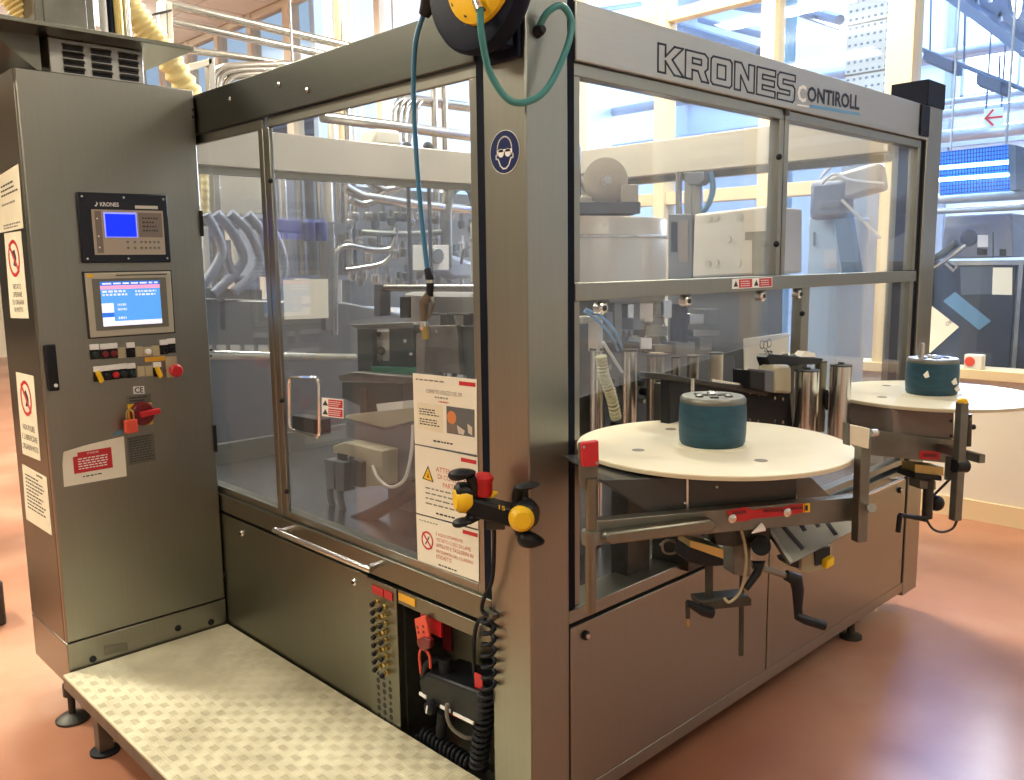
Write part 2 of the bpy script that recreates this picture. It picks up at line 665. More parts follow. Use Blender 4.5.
# ceiling with its lay-in tiles
ceil = struct('ceiling', B((-6, -6, 4.58), (XW+0.1, 16, 4.66)), 'grid_metal')
tm = None
for i in range(16):
    for j in range(35):
        x0, y0 = -5.9+i*0.62, -5.5+j*0.62
        if tm is None:
            t0 = B((x0, y0, 4.565), (x0+0.60, y0+0.60, 4.582)).build('ceiling_tile', 'tile_white', ceil, smooth=False)
            tm = (t0, x0, y0)
            continue
        if y0 < 4.0 or x0 < -2:          # past the part in view: one mesh further down
            continue
        c = tm[0].copy()
        COL.objects.link(c)
        c.location = (x0-tm[1], y0-tm[2], 0)
mbt = MB()
for i in range(16):
    for j in range(35):
        x0, y0 = -5.9+i*0.62, -5.5+j*0.62
        if (y0 < 4.0 or x0 < -2) and (i or j):
            mbt.box((x0, y0, 4.565), (x0+0.60, y0+0.60, 4.582))
mbt.build('ceiling_tile_field', 'tile_white', ceil, smooth=False)['kind'] = 'stuff'
struct('wall_left', B((-6.1, -6, 0), (-6, 16, 4.58)), 'wall_olive')
struct('wall_front', B((-6, -6.1, 0), (14, -6, 6.5)), 'wall_grey')
struct('wall_back', B((-6, 16, 0), (XW, 16.1, 4.58)), 'wall_cream')
# partition towards the hall: low wall, sill, skirting, glazing in bays
struct('wall_right', B((XW, -6, 0), (XW+0.14, 16, 0.846)), 'wall_cream')
struct('baseboard_right', B((XW-0.012, -6, 0), (XW, 16, 0.12)), 'frame_yellow')
struct('trim_1', B((XW-0.05, -6, 0.846), (XW+0.16, 16, 0.906)), 'frame_yellow', bev=0.004)
ys = [-4.4+0.875*k for k in range(6)] + [0.85+0.875*k for k in range(0, 18)]
for k in range(len(ys)-1):
    ya, yb = ys[k], ys[k+1]
    wdt = 0.08 if abs(ya-0.85) < 0.01 else (0.075 if abs(ya-7.85) < 0.02 else 0.05)
    e = bpy.data.objects.new('window_%d' % (k+1), None)
    COL.objects.link(e)
    e.location = (XW, ya, 0.906)
    ORG[e.name] = V(e.location)
    e['kind'] = 'structure'
    fm = 'frame_yellow' if ya < 5 else 'wall_cream'
    MB().box((XW-0.02, ya-wdt, 0.906), (XW+0.12, ya+wdt, 4.58)).build('mullion', fm, e, 0.004)
    if ya > 0.5:
        MB().box((XW, ya+wdt, 3.28), (XW+0.10, yb-0.05, 3.36)).build('transom', fm, e, 0.004)
        if ya < 6:
            MB().box((XW, ya+wdt, 1.97), (XW+0.10, yb-0.05, 2.06)).build('transom', fm, e, 0.004)
    MB().box((XW+0.04, ya+wdt, 0.906), (XW+0.05, yb-0.05, 4.5)).build('pane', 'window_glass', e, smooth=False)
    MB().box((XW, ya+wdt, 4.5), (XW+0.1, yb-0.05, 4.58)).build('head_rail', fm, e)
# the hall behind the partition
struct('wall_hall', B((11.5, -6, 0), (11.6, 7.5, 6.5)), 'hall_white')
struct('wall_hall_end', B((XW+0.14, 7.5, 0), (11.6, 7.6, 6.5)), 'hall_white')
struct('ceiling_hall', B((XW+0.1, -6, 6.5), (11.6, 7.6, 6.6)), 'hall_white')
for k, y in enumerate((-2.2, -0.4, 1.4, 3.2)):
    struct('trim_%d' % (k+2), B((11.42, y, 0), (11.5, y+0.09, 6.5)), 'hall_steel')
struct('trim_6', B((11.40, -6, 3.05), (11.5, 7.5, 3.2)), 'hall_steel')
struct('trim_7', B((11.40, -6, 4.2), (11.5, 7.5, 4.3)), 'hall_steel')

hw = bpy.data.objects.new('window_40', None)
COL.objects.link(hw)
hw.location = (HW[0], HW[1], HW[2]-0.6)
ORG[hw.name] = V(hw.location)
hw['kind'] = 'structure'
for k in range(2):
    B((HW[0], HW[1]-0.65+0.66*k, HW[2]-0.6), (HW[0]+0.02, HW[1]-0.01+0.66*k, HW[2]+0.6)).build('pane', 'daylight_pane', hw)
for y in (-0.70, -0.02, 0.66):
    B((HW[0]-0.02, HW[1]+y, HW[2]-0.65), (HW[0]+0.04, HW[1]+y+0.04, HW[2]+0.65)).build('frame_stile', 'hall_steel', hw)
for z in (-0.65, 0.60):
    B((HW[0]-0.02, HW[1]-0.70, HW[2]+z), (HW[0]+0.04, HW[1]+0.70, HW[2]+z+0.05)).build('frame_rail', 'hall_steel', hw)

# neighbouring building seen through the far windows
fac = thing('building', (12.5, 24, 0), 'grey building with horizontal louvres outside the far windows', 'building')
B((12.5, 9, 0), (13.5, 45, 6.4)).build('wall', 'facade', fac)
for k in range(16):
    B((12.42, 9, 0.9+k*0.34), (12.5, 45, 0.9+k*0.34+0.12)).build('slat', 'facade_slat', fac)
B((12.2, 9, 6.4), (13.6, 45, 6.6)).build('roof_edge', 'facade_slat', fac)

# ceiling luminaires (outside the frame, they give the room its light)
for k, (x, y, p) in enumerate(ROOM_LAMPS):
    t = thing('ceiling_light', (x, y, 4.20), 'twin tube fluorescent fitting hung from the tiled ceiling', 'light', 'ceiling luminaires above the machines')
    B((x-0.2, y-0.8, 4.24), (x+0.2, y+0.8, 4.31)).build('housing', 'wall_white', t)
    for s in (-1, 1):
        MB().cyl((x, y+s*0.6, 4.31), (x, y+s*0.6, 4.57), 0.006, n=6).build('hanger', 'steel_pipe', t)
    for s in (-1, 1):
        MB().cyl((x+s*0.1, y-0.76, 4.215), (x+s*0.1, y+0.76, 4.215), 0.016, n=10).build('tube', 'tube_white', t)

# ================================================================== labelling machine
L, W2, D = 2.446, 2.44, 2.42      # outer sizes along X and Y
mc = thing('labelling_machine', (1.22, 1.2, 0), 'large stainless steel labelling machine enclosure with glazed sides and lettered top beam', 'machine')


def part(mb, name, mt, bev=0.0, parent=None, label=None):
    o = mb.build(name, mt, parent or mc, bev)
    if label:
        o['label'] = label
    return o


# posts
cp = part(B((0, 0, 0.10), (0.140, 0.140, 2.42)), 'corner_post', 'steel', 0.004)
part(B((0.140, 0.006, 0.64), (0.168, 0.05, 2.42)), 'gasket', 'gasket', parent=cp)
part(B((0.006, 0.140, 0.66), (0.05, 0.170, 2.42)), 'gasket', 'gasket', parent=cp)
rp_ = part(B((2.29, 0, 0.10), (2.44, 0.14, 2.17)), 'corner_post', 'steel', 0.004)
part(B((2.262, 0.012, 0.15), (2.29, 0.10, 2.15)), 'gasket', 'gasket', parent=rp_)
part(B((2.262, -0.004, 2.152), (2.444, 0.145, 2.252)), 'post_cap', 'blue_black', 0.003, parent=rp_)
part(B((2.20, -0.006, 2.03), (2.29, 0.0, 2.150)), 'cover_plate', 'blue_black', 0.003, parent=rp_)  # dark strip added for the shade and blue flare on the beam end
part(B((2.30, W2-0.14, 0.10), (2.44, W2, 2.15)), 'corner_post', 'steel', 0.004)
part(B((0, W2-0.14, 0.10), (0.14, W2, 2.15)), 'corner_post', 'steel', 0.004)
# top beams with their lower lip
bm_r = part(B((0.168, 0.0, 2.018), (2.29, 0.09, 2.152)), 'top_beam', 'steel_beam', 0.003)
bm_l = part(B((0.0, 0.170, 2.018), (0.09, W2-0.14, 2.152)), 'top_beam', 'steel_beam_shaded', 0.003)
part(B((2.25, 0.14, 1.985), (2.42, W2-0.14, 2.152)), 'top_beam', 'cream_metal', 0.003)
part(B((0.14, 2.25, 1.985), (2.30, 2.40, 2.152)), 'top_beam', 'cream_metal', 0.003)
for (y, z) in ((1.38, 2.10), (1.06, 2.10), (0.9, 2.06)):
    part(MB().lathe((0, y, z), (-1, 0, 0), [(0.008, 0), (0.008, 0.003), (0.003, 0.006)], 10), 'rivet', 'steel_bright', parent=bm_l)

# right face doors: frames and panes
fd = 0.012
upL = [(0.170, 1.150), (1.150, 2.262)]
for k, (a, b) in enumerate(((0.170, 1.166), (1.172, 2.262))):
    d = part(MB().box((a, fd, 1.986), (b, 0.05, 2.016)), 'upper_door', 'steel', 0.002)
    for x in (a, b-0.026):
        part(B((x, fd, 1.502), (x+0.026, 0.05, 1.986)), 'door_stile', 'steel', 0.002, parent=d)
    part(B((a+0.026, 0.026, 1.502), (b-0.026, 0.032, 1.986)), 'pane', 'pane_clear', parent=d)
    if k == 0:
        for z in (1.87, 1.60):
            part(MB().ball((b-0.03, fd-0.002, z), 0.010), 'stop_knob', 'black_rubber', parent=d)
part(B((1.158, 0.004, 2.0), (1.182, 0.014, 2.03)), 'beam_clip', 'iron')
part(B((0.170, 0.004, 1.457), (2.262, 0.05, 1.500)), 'mid_rail', 'steel', 0.002)
m = MB().box((0.170, fd, 0.672), (0.194, 0.05, 1.457))
part(m, 'door_stile', 'steel', 0.002)
# lower acrylic guard hung from round standoffs, its lower edge free
gd = part(MB().prism([(0.196, 0.03, 1.455), (1.32, 0.03, 1.455), (1.32, 0.03, 1.30), (0.95, 0.03, 1.275), (0.196, 0.03, 1.21)], (0, 0.006, 0)), 'guard_pane', 'pane_clear')
for (px, py) in ((600, 308), (685, 301), (760, 296), (797, 294)):
    p = PY(px, py, 0.03)
    mm = MB().lathe(p, (0, -1, 0), [(0.017, -0.01), (0.017, 0.012), (0.012, 0.016)], 16)
    part(mm, 'standoff', 'steel_bright', parent=gd)
    part(MB().cyl(p+V((0, -0.015, 0)), p+V((0, -0.018, 0)), 0.007, n=10), 'standoff_hole', 'ink', parent=gd)
ld = part(B((1.322, fd, 0.69), (1.375, 0.05, 1.457)), 'lower_door', 'steel', 0.002)
part(B((1.375, fd, 0.69), (2.225, 0.05, 0.715)), 'door_rail', 'steel', 0.002, parent=ld)
part(B((2.225, fd, 0.69), (2.262, 0.05, 1.457)), 'door_stile', 'steel', 0.002, parent=ld)
part(B((1.375, 0.026, 0.715), (2.236, 0.032, 1.457)), 'pane', 'pane_clear', parent=ld)
part(MB().ball((1.322, fd-0.002, 1.37), 0.009), 'stop_knob', 'black_rubber', parent=ld)
# base: ledge rail, panels, plinth
part(B((0.140, 0.0, 0.638), (2.29, 0.10, 0.674)), 'ledge_rail', 'steel', 0.003)
part(B((0.140, 0.02, 0.625), (2.29, 0.09, 0.638)), 'seam_strip', 'ink')
for k, (a, b) in enumerate(((0.145, 1.132), (1.140, 2.262))):
    pn = part(B((a, 0.0, 0.166), (b, 0.02, 0.627)), 'base_panel', 'steel', 0.002)
    px, py = ((585, 635), (899, 490))[k]
    p = PY(px, py, 0.0)
    part(MB().lathe(p, (0, -1, 0), [(0.013, 0), (0.013, 0.006), (0.009, 0.010)], 16), 'lock', 'black_plastic', parent=pn)
    part(MB().lathe(p, (0, -1, 0), [(0.007, 0.010), (0.006, 0.013)], 12), 'lock_pin', 'steel_bright', parent=pn)
part(B((0.140, 0.002, 0.120), (2.29, 0.08, 0.162)), 'plinth', 'steel', 0.002)
part(B((0.10, 0.10, 0.13), (2.3, W2-0.1, 0.16)), 'bottom_pan', 'steel_shaded')
part(B((0.02, 0.03, 0.16), (0.10, 0.04, 0.6)), 'inner_wall', 'iron')
gx = MB()
gx.tube(spl([(1.74, 0.0, 0.655), (1.74, -0.035, 0.662), (1.76, -0.045, 0.664), (2.08, -0.045, 0.664), (2.10, -0.035, 0.662), (2.10, 0.0, 0.655)], 6), 0.008, 10)
part(gx, 'grab_handle', 'steel_bright')
for (x, y) in ((1.95, 0.07), (0.25, 2.2), (2.2, 2.2), (0.3, 0.2)):
    part(MB().lathe((x, y, 0), (0, 0, 1), [(0.045, 0), (0.045, 0.012), (0.016, 0.02), (0.014, 0.07), (0.026, 0.075), (0.026, 0.13)], 18), 'foot', 'iron')

# platform side: panes
for k, (a, b) in enumerate(((0.172, 1.165), (1.20, 2.28))):
    d = part(MB().box((fd, a, 1.986), (0.026, b, 2.016)), 'side_door', 'steel', 0.002)
    part(B((fd, a, 0.705), (0.026, a+0.03, 1.986)), 'door_stile', 'steel', 0.002, parent=d)
    part(B((fd, b-0.005 if k == 0 else b-0.03, 0.705), (0.026, b+0.03 if k == 0 else b, 1.986)), 'door_stile', 'steel', 0.002, parent=d)
    part(B((fd, a+0.03, 0.705), (0.026, b-0.005, 0.73)), 'door_rail', 'steel', 0.002, parent=d)
    part(B((0.018, a+0.03, 0.73), (0.023, b-0.005 if k == 0 else b-0.03, 1.986)), 'pane', 'pane_left', parent=d)
    if k == 0:
        for z in (1.82, 1.11, 0.80):
            part(MB().ball((fd-0.002, b-0.005, z), 0.008), 'stop_knob', 'black_rubber', parent=d)
        # rounded chrome grip opening in the pane
        sh = qx(0.016, (288, 377), (320, 378), (320.5, 437), (289, 430))
        c_, rr = [], 0.12
        for (cx, cy, a0) in ((0.84, 0.13, 0), (0.16, 0.13, 90), (0.16, 0.86, 180), (0.84, 0.9, 270)):
            for q in range(5):
                an = R(a0+22.5*q)
                c_.append(sh.at(cx+0.13*math.cos(an), cy-0.13*math.sin(an)))
        part(MB().tube(c_, 0.0055, 8, closed=True), 'grip_frame', 'chrome', parent=d)
        part(sh.rect(0.08, 0.72, 0.94, 0.98, -0.045, -0.004), 'grip_bowl', 'black_plastic', parent=d)
# platform side: base
part(B((0.0, 0.140, 0.640), (0.10, 2.30, 0.705)), 'ledge_rail', 'steel_shaded', 0.003)
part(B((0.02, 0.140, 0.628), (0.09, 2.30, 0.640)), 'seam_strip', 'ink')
bp_ = part(B((0.0, 0.69, 0.13), (0.02, 2.30, 0.630)), 'base_panel', 'steel_shaded', 0.002)
for (px, py) in ((243, 533), (355.5, 581.5)):
    p = PX(px, py, 0.0)
    part(MB().lathe(p, (-1, 0, 0), [(0.012, 0), (0.012, 0.006), (0.008, 0.010)], 16), 'lock', 'steel_bright', parent=bp_)
    part(MB().lathe(p, (-1, 0, 0), [(0.006, 0.010), (0.005, 0.013)], 12), 'lock_pin', 'ink', parent=bp_)
gh = MB().tube(spl([(0.0, 1.10, 0.690), (-0.05, 1.10, 0.690), (-0.062, 1.085, 0.690), (-0.062, 0.62, 0.690), (-0.05, 0.605, 0.690), (0.0, 0.605, 0.690)], 6), 0.010, 10)
part(gh, 'grab_handle', 'steel_bright')
# connector panel: two rows of couplings, then bare bores
cn = part(B((-0.004, 0.540, 0.13), (0.02, 0.686, 0.628)), 'connector_panel', 'steel_shaded', 0.002)
sh = Sheet((-0.004, 0.686, 0.62), (-0.004, 0.540, 0.62), (-0.004, 0.540, 0.235), (-0.004, 0.686, 0.235))
part(MB().add([], []).box((-0.0075, 0.60, 0.588), (-0.004, 0.655, 0.612)), 'red_label', 'red', parent=cn, label='red printed label')
part(B((-0.0075, 0.556, 0.588), (-0.004, 0.594, 0.612)), 'red_label', 'red', parent=cn, label='red printed label')
for r_ in range(9):
    for c in range(2):
        y, z = (0.628, 0.592)[c], 0.568-0.0255*r_-0.006*c
        cpl = part(MB().lathe((-0.004, y, z), (-1, 0, 0), [(0.0085, 0), (0.0085, 0.008), (0.006, 0.010), (0.006, 0.016)], 10), 'coupling', 'brass', parent=cn)
        if r_ % 2 == 0 or c == 0:
            part(MB().lathe((-0.020, y, z), (-0.6, 0.2, -0.5), [(0.006, 0), (0.008, 0.012), (0.004, 0.016)], 10), 'hose_end', 'black_plastic', parent=cn)
for r_ in range(8):
    for c in range(3):
        y, z = (0.645, 0.615, 0.585)[c], 0.335-0.022*r_-0.004*c
        part(MB().cyl((-0.0046, y, z), (-0.003, y, z), 0.0085 if r_ % 3 else 0.006, n=12), 'bore', 'ink', parent=cn)
# recess near the corner with header, floor and back plate
part(B((0.0, 0.142, 0.585), (0.02, 0.538, 0.628)), 'recess_header', 'steel_shaded', 0.002)
part(B((0.16, 0.10, 0.13), (0.17, 0.54, 0.62)), 'recess_back', 'steel_shaded')
part(B((0.02, 0.534, 0.13), (0.17, 0.542, 0.62)), 'recess_cheek', 'iron')
part(B((0.0, 0.142, 0.12), (0.16, 0.54, 0.14)), 'recess_floor', 'iron')
part(B((-0.003, 0.455, 0.598), (0.0, 0.530, 0.620)), 'amber_label', 'amber', label='small amber label with dark print')
part(B((0.155, 0.49, 0.40), (0.160, 0.53, 0.58)), 'back_label', 'dark_red')
part(B((0.012, 0.36, 0.532), (0.018, 0.45, 0.578)), 'hanging_tag', 'red', label='red plate behind the lockout hasp')
part(B((-0.004, 0.176, 0.44), (-0.001, 0.206, 0.49)), 'red_label', 'red', label='small red pictogram label')
part(B((0.150, 0.46, 0.20), (0.158, 0.50, 0.25)), 'red_label', 'red', label='small red pictogram label')
# inner deck
part(B((0.10, 0.10, 0.63), (2.32, 2.30, 0.66)), 'deck', 'steel_deck')
# rear glazing rails and panes
for z in ((0.66, 0.75), (1.955, 1.985)):
    part(B((0.14, 2.30, z[0]), (2.30, 2.34, z[1])), 'rear_rail', 'steel')
    part(B((2.33, 0.14, z[0]), (2.37, 2.30, z[1])), 'rear_rail', 'steel')
part(B((0.14, 2.315, 0.75), (2.30, 2.321, 1.985)), 'pane', 'pane_clear')
part(B((2.33, 1.15, 0.75), (2.37, 1.19, 1.985)), 'rear_stile', 'steel')
part(B((2.345, 0.14, 0.75), (2.351, 2.30, 1.985)), 'pane', 'pane_clear')
part(B((0.14, 2.32, 0.13), (2.3, 2.34, 0.66)), 'base_panel', 'steel_shaded')
part(B((2.40, 0.14, 0.13), (2.42, 2.3, 0.66)), 'base_panel', 'steel')

# beam lettering: outlined block capitals, then the solid model name and the blue stripe
LET = {
 'K': [[(0, 0), (0, 1), (.3, 1), (.3, .6), (.66, 1), (1.03, 1), (.58, .53), (1.06, 0), (.66, 0), (.3, .42), (.3, 0)]],
 'R': [[(0, 0), (0, 1), (.85, 1), (1, .87), (1, .5), (.86, .37), (1.04, 0), (.72, 0), (.55, .34), (.3, .34), (.3, 0)], [(.3, .58), (.3, .77), (.7, .77), (.7, .58)]],
 'O': [[(.1, 0), (0, .1), (0, .9), (.1, 1), (.9, 1), (1, .9), (1, .1), (.9, 0)], [(.3, .25), (.3, .75), (.7, .75), (.7, .25)]],
 'N': [[(0, 0), (0, 1), (.33, 1), (.7, .45), (.7, 1), (1, 1), (1, 0), (.67, 0), (.3, .55), (.3, 0)]],
 'E': [[(0, 0), (0, 1), (1, 1), (1, .77), (.3, .77), (.3, .61), (.95, .61), (.95, .39), (.3, .39), (.3, .23), (1, .23), (1, 0)]],
 'S': [[(0, 0), (0, .23), (.7, .23), (.7, .39), (.12, .39), (0, .5), (0, .88), (.12, 1), (1, 1), (1, .77), (.3, .77), (.3, .61), (.88, .61), (1, .5), (1, .12), (.88, 0)]],
}
ks = Sheet((0.484, 0, 2.106), (1.215, 0, 2.122), (1.215, 0, 2.040), (0.484, 0, 2.036))
for i, ch in enumerate('KRONES'):
    mb = MB()
    for pl in LET[ch]:
        ks.stroke([((i+0.02+0.88*x)/6, 1-y) for (x, y) in pl], 0.0050, 0.0, 0.0012, mb)
    part(mb, 'letter', 'ink_navy', parent=bm_r)
cs = Sheet((1.215, 0, 2.106), (1.668, 0, 2.124), (1.668, 0, 2.052), (1.215, 0, 2.036))
t_ = cs.text('C', 0.01, 0.10, 0.135, 0.86, 'white_print', bm_r, name='letter', bold=0.03)
t_ = cs.text('ONTIROLL', 0.150, 0.10, 0.985, 0.80, 'ink_navy', bm_r, name='lettering', bold=0.032)
part(cs.rect(0.20, 0.90, 1.0, 1.04, 0, 0.001), 'stripe', 'stripe_blue', parent=bm_r)
part(cs.rect(0.01, 0.97, 0.18, 1.04, 0, 0.001), 'small_print', 'white_print', parent=bm_r)


# sticker pair: red fields with white print and yellow triangles
def sticker_pair(sh, parent, rows):
    b = part(sh.rect(0, 0, 1, 1, 0, 0.0008), 'sticker', 'white_print', parent=parent, label='white sticker with two red warning fields')
    return b


for (sh, horiz) in ((qx(0.012, (322, 397.5), (343.5, 399.5), (343.5, 418.5), (322, 416)), False),
                    (qy(0.0035, (732, 279), (772, 277), (772, 287), (732, 289)), True)):
    b = part(sh.rect(0, 0, 1, 1, 0, 0.0008), 'sticker', 'white_print', label='white sticker with two red warning fields')
    for k in range(2):
        if horiz:
            u0, u1, v0, v1 = (0.03+0.5*k, 0.48+0.5*k, 0.08, 0.92)
            ua = u0+0.13
        else:
            u0, u1, v0, v1 = (0.04, 0.97, 0.06+0.48*k, 0.47+0.48*k)
            ua = u0+0.28
        part(sh.rect(ua, v0, u1, v1, 0.0008, 0.0013), 'red_field', 'sign_red', parent=b)
        part(greek(sh, ua+0.04, u1-0.03, v0+(v1-v0)*0.2, (v1-v0)*0.26, 3, (v1-v0)*0.10, h=0.0017), 'small_print', 'white_print', parent=b)
        uc = (u0+ua)/2-0.01
        part(sh.poly([(uc, v0+(v1-v0)*0.15), (ua-0.02, v0+(v1-v0)*0.85), (u0, v0+(v1-v0)*0.85)], 0.0008, 0.0013), 'triangle', 'ink', parent=b)

# round eye protection pictogram on the corner post
sh = Sheet((-0.0005, 0.0985, 1.985-0.10), (-0.0005, 0.0085, 1.985-0.10), (-0.0005, 0.0085, 1.79-0.015), (-0.0005, 0.0985, 1.79-0.015))
pc = PX(505, 152, 0.0)
sh = Sheet((-0.0005, pc.y+0.05, pc.z+0.05), (-0.0005, pc.y-0.05, pc.z+0.05), (-0.0005, pc.y-0.05, pc.z-0.05), (-0.0005, pc.y+0.05, pc.z-0.05))
b = part(sh.disc(0.5, 0.5, 0.049, 0, 0.0008, n=36), 'pictogram', 'white_print', label='round blue sticker of a head wearing goggles')
part(sh.disc(0.5, 0.5, 0.0475, 0.0008, 0.0012, n=36), 'blue_field', 'sign_blue', parent=b)
head = [(0.5+0.235*math.cos(R(a)), 0.42-0.26*math.sin(R(a))) for a in range(0, 181, 15)] + [(0.265, 0.55), (0.22, 0.56), (0.22, 0.64), (0.29, 0.65), (0.36, 0.80), (0.45, 0.87), (0.55, 0.87), (0.64, 0.80), (0.71, 0.65), (0.78, 0.64), (0.78, 0.56), (0.735, 0.55)]
part(sh.stroke(head, 0.0032, 0.0012, 0.0016), 'head_outline', 'white_print', parent=b)
g = MB()
for u in (0.385, 0.615):
    sh.disc(u, 0.52, 0.0095, 0.0012, 0.0018, g)
sh.rect(0.26, 0.44, 0.74, 0.50, 0.0012, 0.0018, g)
part(g, 'goggles', 'white_print', parent=b)

# ================================================================== control cabinet
YC = 1.64
cab = thing('control_cabinet', (-0.29, 1.84, 0), 'tall stainless control cabinet with two screens and push buttons beside the platform', 'cabinet')


def cpart(mb, name, mt, bev=0.0, parent=None, label=None):
    o = mb.build(name, mt, parent or cab, bev)
    if label:
        o['label'] = label
    return o


cpart(B((-0.572, YC+0.022, 0.296), (-0.004, 2.03, 2.168)), 'body', 'steel_shaded', 0.004)
door = cpart(B((-0.571, YC, 0.298), (-0.005, YC+0.020, 2.166)), 'door', 'steel', 0.004)
cpart(B((-0.572, YC, 0.134), (-0.004, 2.03, 0.293)), 'plinth', 'steel', 0.003)
for (px, py) in ((193, 110), (193, 117), (211, 350), (211, 356), (224, 574), (224, 580)):
    p = PY(px, py, YC)
    cpart(MB().cyl(p, p-V((0, 0.002, 0)), 0.005, n=10), 'hinge_screw', 'ink', parent=door)
cpart(B((-0.012, YC-0.012, 1.66), (-0.004, YC, 1.75)), 'hinge_pin', 'black_plastic', parent=door)
cpart(B((-0.012, YC-0.012, 0.87), (-0.004, YC, 0.97)), 'hinge_pin', 'black_plastic', parent=door)
# door grip
hs = qy(YC, (43, 345), (54, 344), (58.5, 390), (48, 391))
cpart(hs.rect(0, 0, 1, 1, 0, 0.018), 'door_grip', 'black_plastic', 0.004, parent=door)
cpart(hs.disc(0.62, 0.88, 0.006, 0.018, 0.022), 'grip_lock', 'white_print', parent=door)
# levelling feet
for (x, y) in ((-0.560, 1.69), (-0.05, 1.70), (-0.30, 1.99), (-0.05, 1.99)):
    cpart(MB().lathe((x, y, 0), (0, 0, 1), [(0.055, 0), (0.055, 0.008), (0.035, 0.022), (0.012, 0.026), (0.012, 0.09), (0.024, 0.092), (0.024, 0.134)], 22), 'foot', 'iron')
for (px, py) in ((93, 659), (211, 622), (178, 628)):
    p = PY(px, py, YC)
    cpart(MB().ball(p, 0.012), 'plinth_knob', 'black_rubber')
cpart(qy(YC, (104, 646), (127, 642), (128, 650), (105, 655)).rect(0, 0, 1, 1, 0, 0.004), 'plinth_plate', 'zinc', 0.001)
# roof ventilator with louvres, hood plate above it
vt = cpart(B((-0.450, 1.70, 2.168), (-0.150, 2.0, 2.285)), 'ventilator', 'steel_beam', 0.003)
for c in range(3):
    for r_ in range(4):
        x0, z0 = -0.408+0.088*c, 2.182+0.0235*r_
        cpart(B((x0, 1.697, z0), (x0+0.062, 1.703, z0+0.012)), 'louvre_slot', 'ink', parent=vt)
        cpart(MB().prism([(x0-0.002, 1.70, z0+0.013), (x0-0.002, 1.688, z0+0.009), (x0-0.002, 1.70, z0+0.020)], (0.066, 0, 0)), 'louvre', 'steel_beam', parent=vt)
cpart(B((-0.80, 1.58, 2.286), (-0.02, 2.12, 2.300)), 'hood_plate', 'steel_shaded', 0.002)
cpart(MB().prism([(-0.47, 1.72, 2.17), (-0.62, 1.72, 2.286), (-0.47, 1.72, 2.286)], (0, 0.3, 0)), 'hood_brace', 'steel_shaded')

# upper operator panel: navy frame, keypad plate, blue screen
sh = qy(YC, (75, 192), (165.2, 195), (169.8, 262.3), (81.5, 263))
op = cpart(sh.rect(0, 0, 1, 1, 0, 0.014), 'operator_panel', 'navy', 0.004, parent=door, label='navy framed operator panel with keypad and blue screen')
for (u, v) in ((0.05, 0.06), (0.5, 0.06), (0.95, 0.07), (0.05, 0.94), (0.5, 0.94), (0.95, 0.94)):
    cpart(sh.disc(u, v, 0.004, 0.014, 0.016, n=10), 'panel_screw', 'steel_bright', parent=door)
cpart(sh.rect(0.135, 0.24, 0.935, 0.885, 0.014, 0.0155), 'keypad', 'key_panel', parent=door)
cpart(sh.rect(0.262, 0.275, 0.625, 0.635, 0.0155, 0.0165), 'screen_rim', 'screen_frame', parent=door)
cpart(sh.rect(0.275, 0.300, 0.612, 0.625, 0.0165, 0.0172), 'screen', 'screen_blue', parent=door, label='lit blue screen')
cpart(sh.rect(0.165, 0.26, 0.235, 0.86, 0.0155, 0.0162), 'key_strip', 'brown_panel', parent=door)
cpart(sh.rect(0.645, 0.275, 0.915, 0.63, 0.0155, 0.0162), 'key_block', 'brown_panel', parent=door)
cpart(greek(sh, 0.69, 0.87, 0.34, 0.06, 4, 0.025, h=0.0168), 'small_print', 'ink', parent=door)
for v in (0.37, 0.62, 0.78):
    cpart(sh.disc(0.19, v, 0.0028, 0.0162, 0.017, n=10), 'indicator', 'white_print', parent=door)
for r_ in range(2):
    for u in (0.505, 0.585, 0.66, 0.71, 0.76, 0.81, 0.86):
        cpart(sh.disc(u, 0.70+0.085*r_, 0.0042, 0.0155, 0.017, n=10), 'key', 'grey_bezel', parent=door)
sh.text('KRONES', 0.235, 0.135, 0.44, 0.195, 'white_print', door, h0=0.0142, bold=0.02)
cpart(sh.poly([(0.19, 0.20), (0.175, 0.185), (0.20, 0.165), (0.195, 0.13), (0.215, 0.15), (0.205, 0.18)], 0.0142, 0.0148), 'emblem', 'white_print', parent=door)
cpart(sh.rect(0.62, 0.17, 0.88, 0.215, 0.0142, 0.015), 'type_strip', 'cream_panel', parent=door)
# lower touch screen
sh = qy(YC, (81.5, 271.7), (170.8, 270), (175, 333), (88, 339))
tp = cpart(sh.rect(0, 0, 1, 1, 0, 0.004), 'touch_panel', 'ink', parent=door, label='beige framed touch screen')
cpart(sh.rect(0.02, 0.02, 0.98, 0.98, 0.004, 0.012), 'bezel', 'beige_bezel', 0.003, parent=door)
cpart(sh.rect(0.085, 0.11, 0.915, 0.885, 0.012, 0.013), 'inner_bezel', 'grey_bezel', parent=door)
cpart(sh.rect(0.165, 0.155, 0.835, 0.825, 0.013, 0.0136), 'screen', 'screen_sky', parent=door, label='lit sky blue screen with status lines')
cpart(sh.rect(0.165, 0.155, 0.835, 0.215, 0.0136, 0.014), 'screen_header', 'screen_deep', parent=door)
cpart(greek(sh, 0.19, 0.82, 0.175, 0.1, 1, 0.022, h=0.0146, ragged=0.02), 'screen_print', 'screen_white', parent=door)
cpart(sh.rect(0.165, 0.215, 0.835, 0.27, 0.0136, 0.014), 'alarm_row', 'screen_pink', parent=door)
for (u0, u1, v0, dv, n, th) in ((0.185, 0.52, 0.29, 0.05, 2, 0.028), (0.55, 0.80, 0.30, 0.05, 2, 0.026), (0.34, 0.44, 0.49, 0.07, 2, 0.035), (0.34, 0.44, 0.69, 0.07, 1, 0.035)):
    cpart(greek(sh, u0, u1, v0, dv, n, th, h=0.0142), 'screen_print', 'screen_white', parent=door)
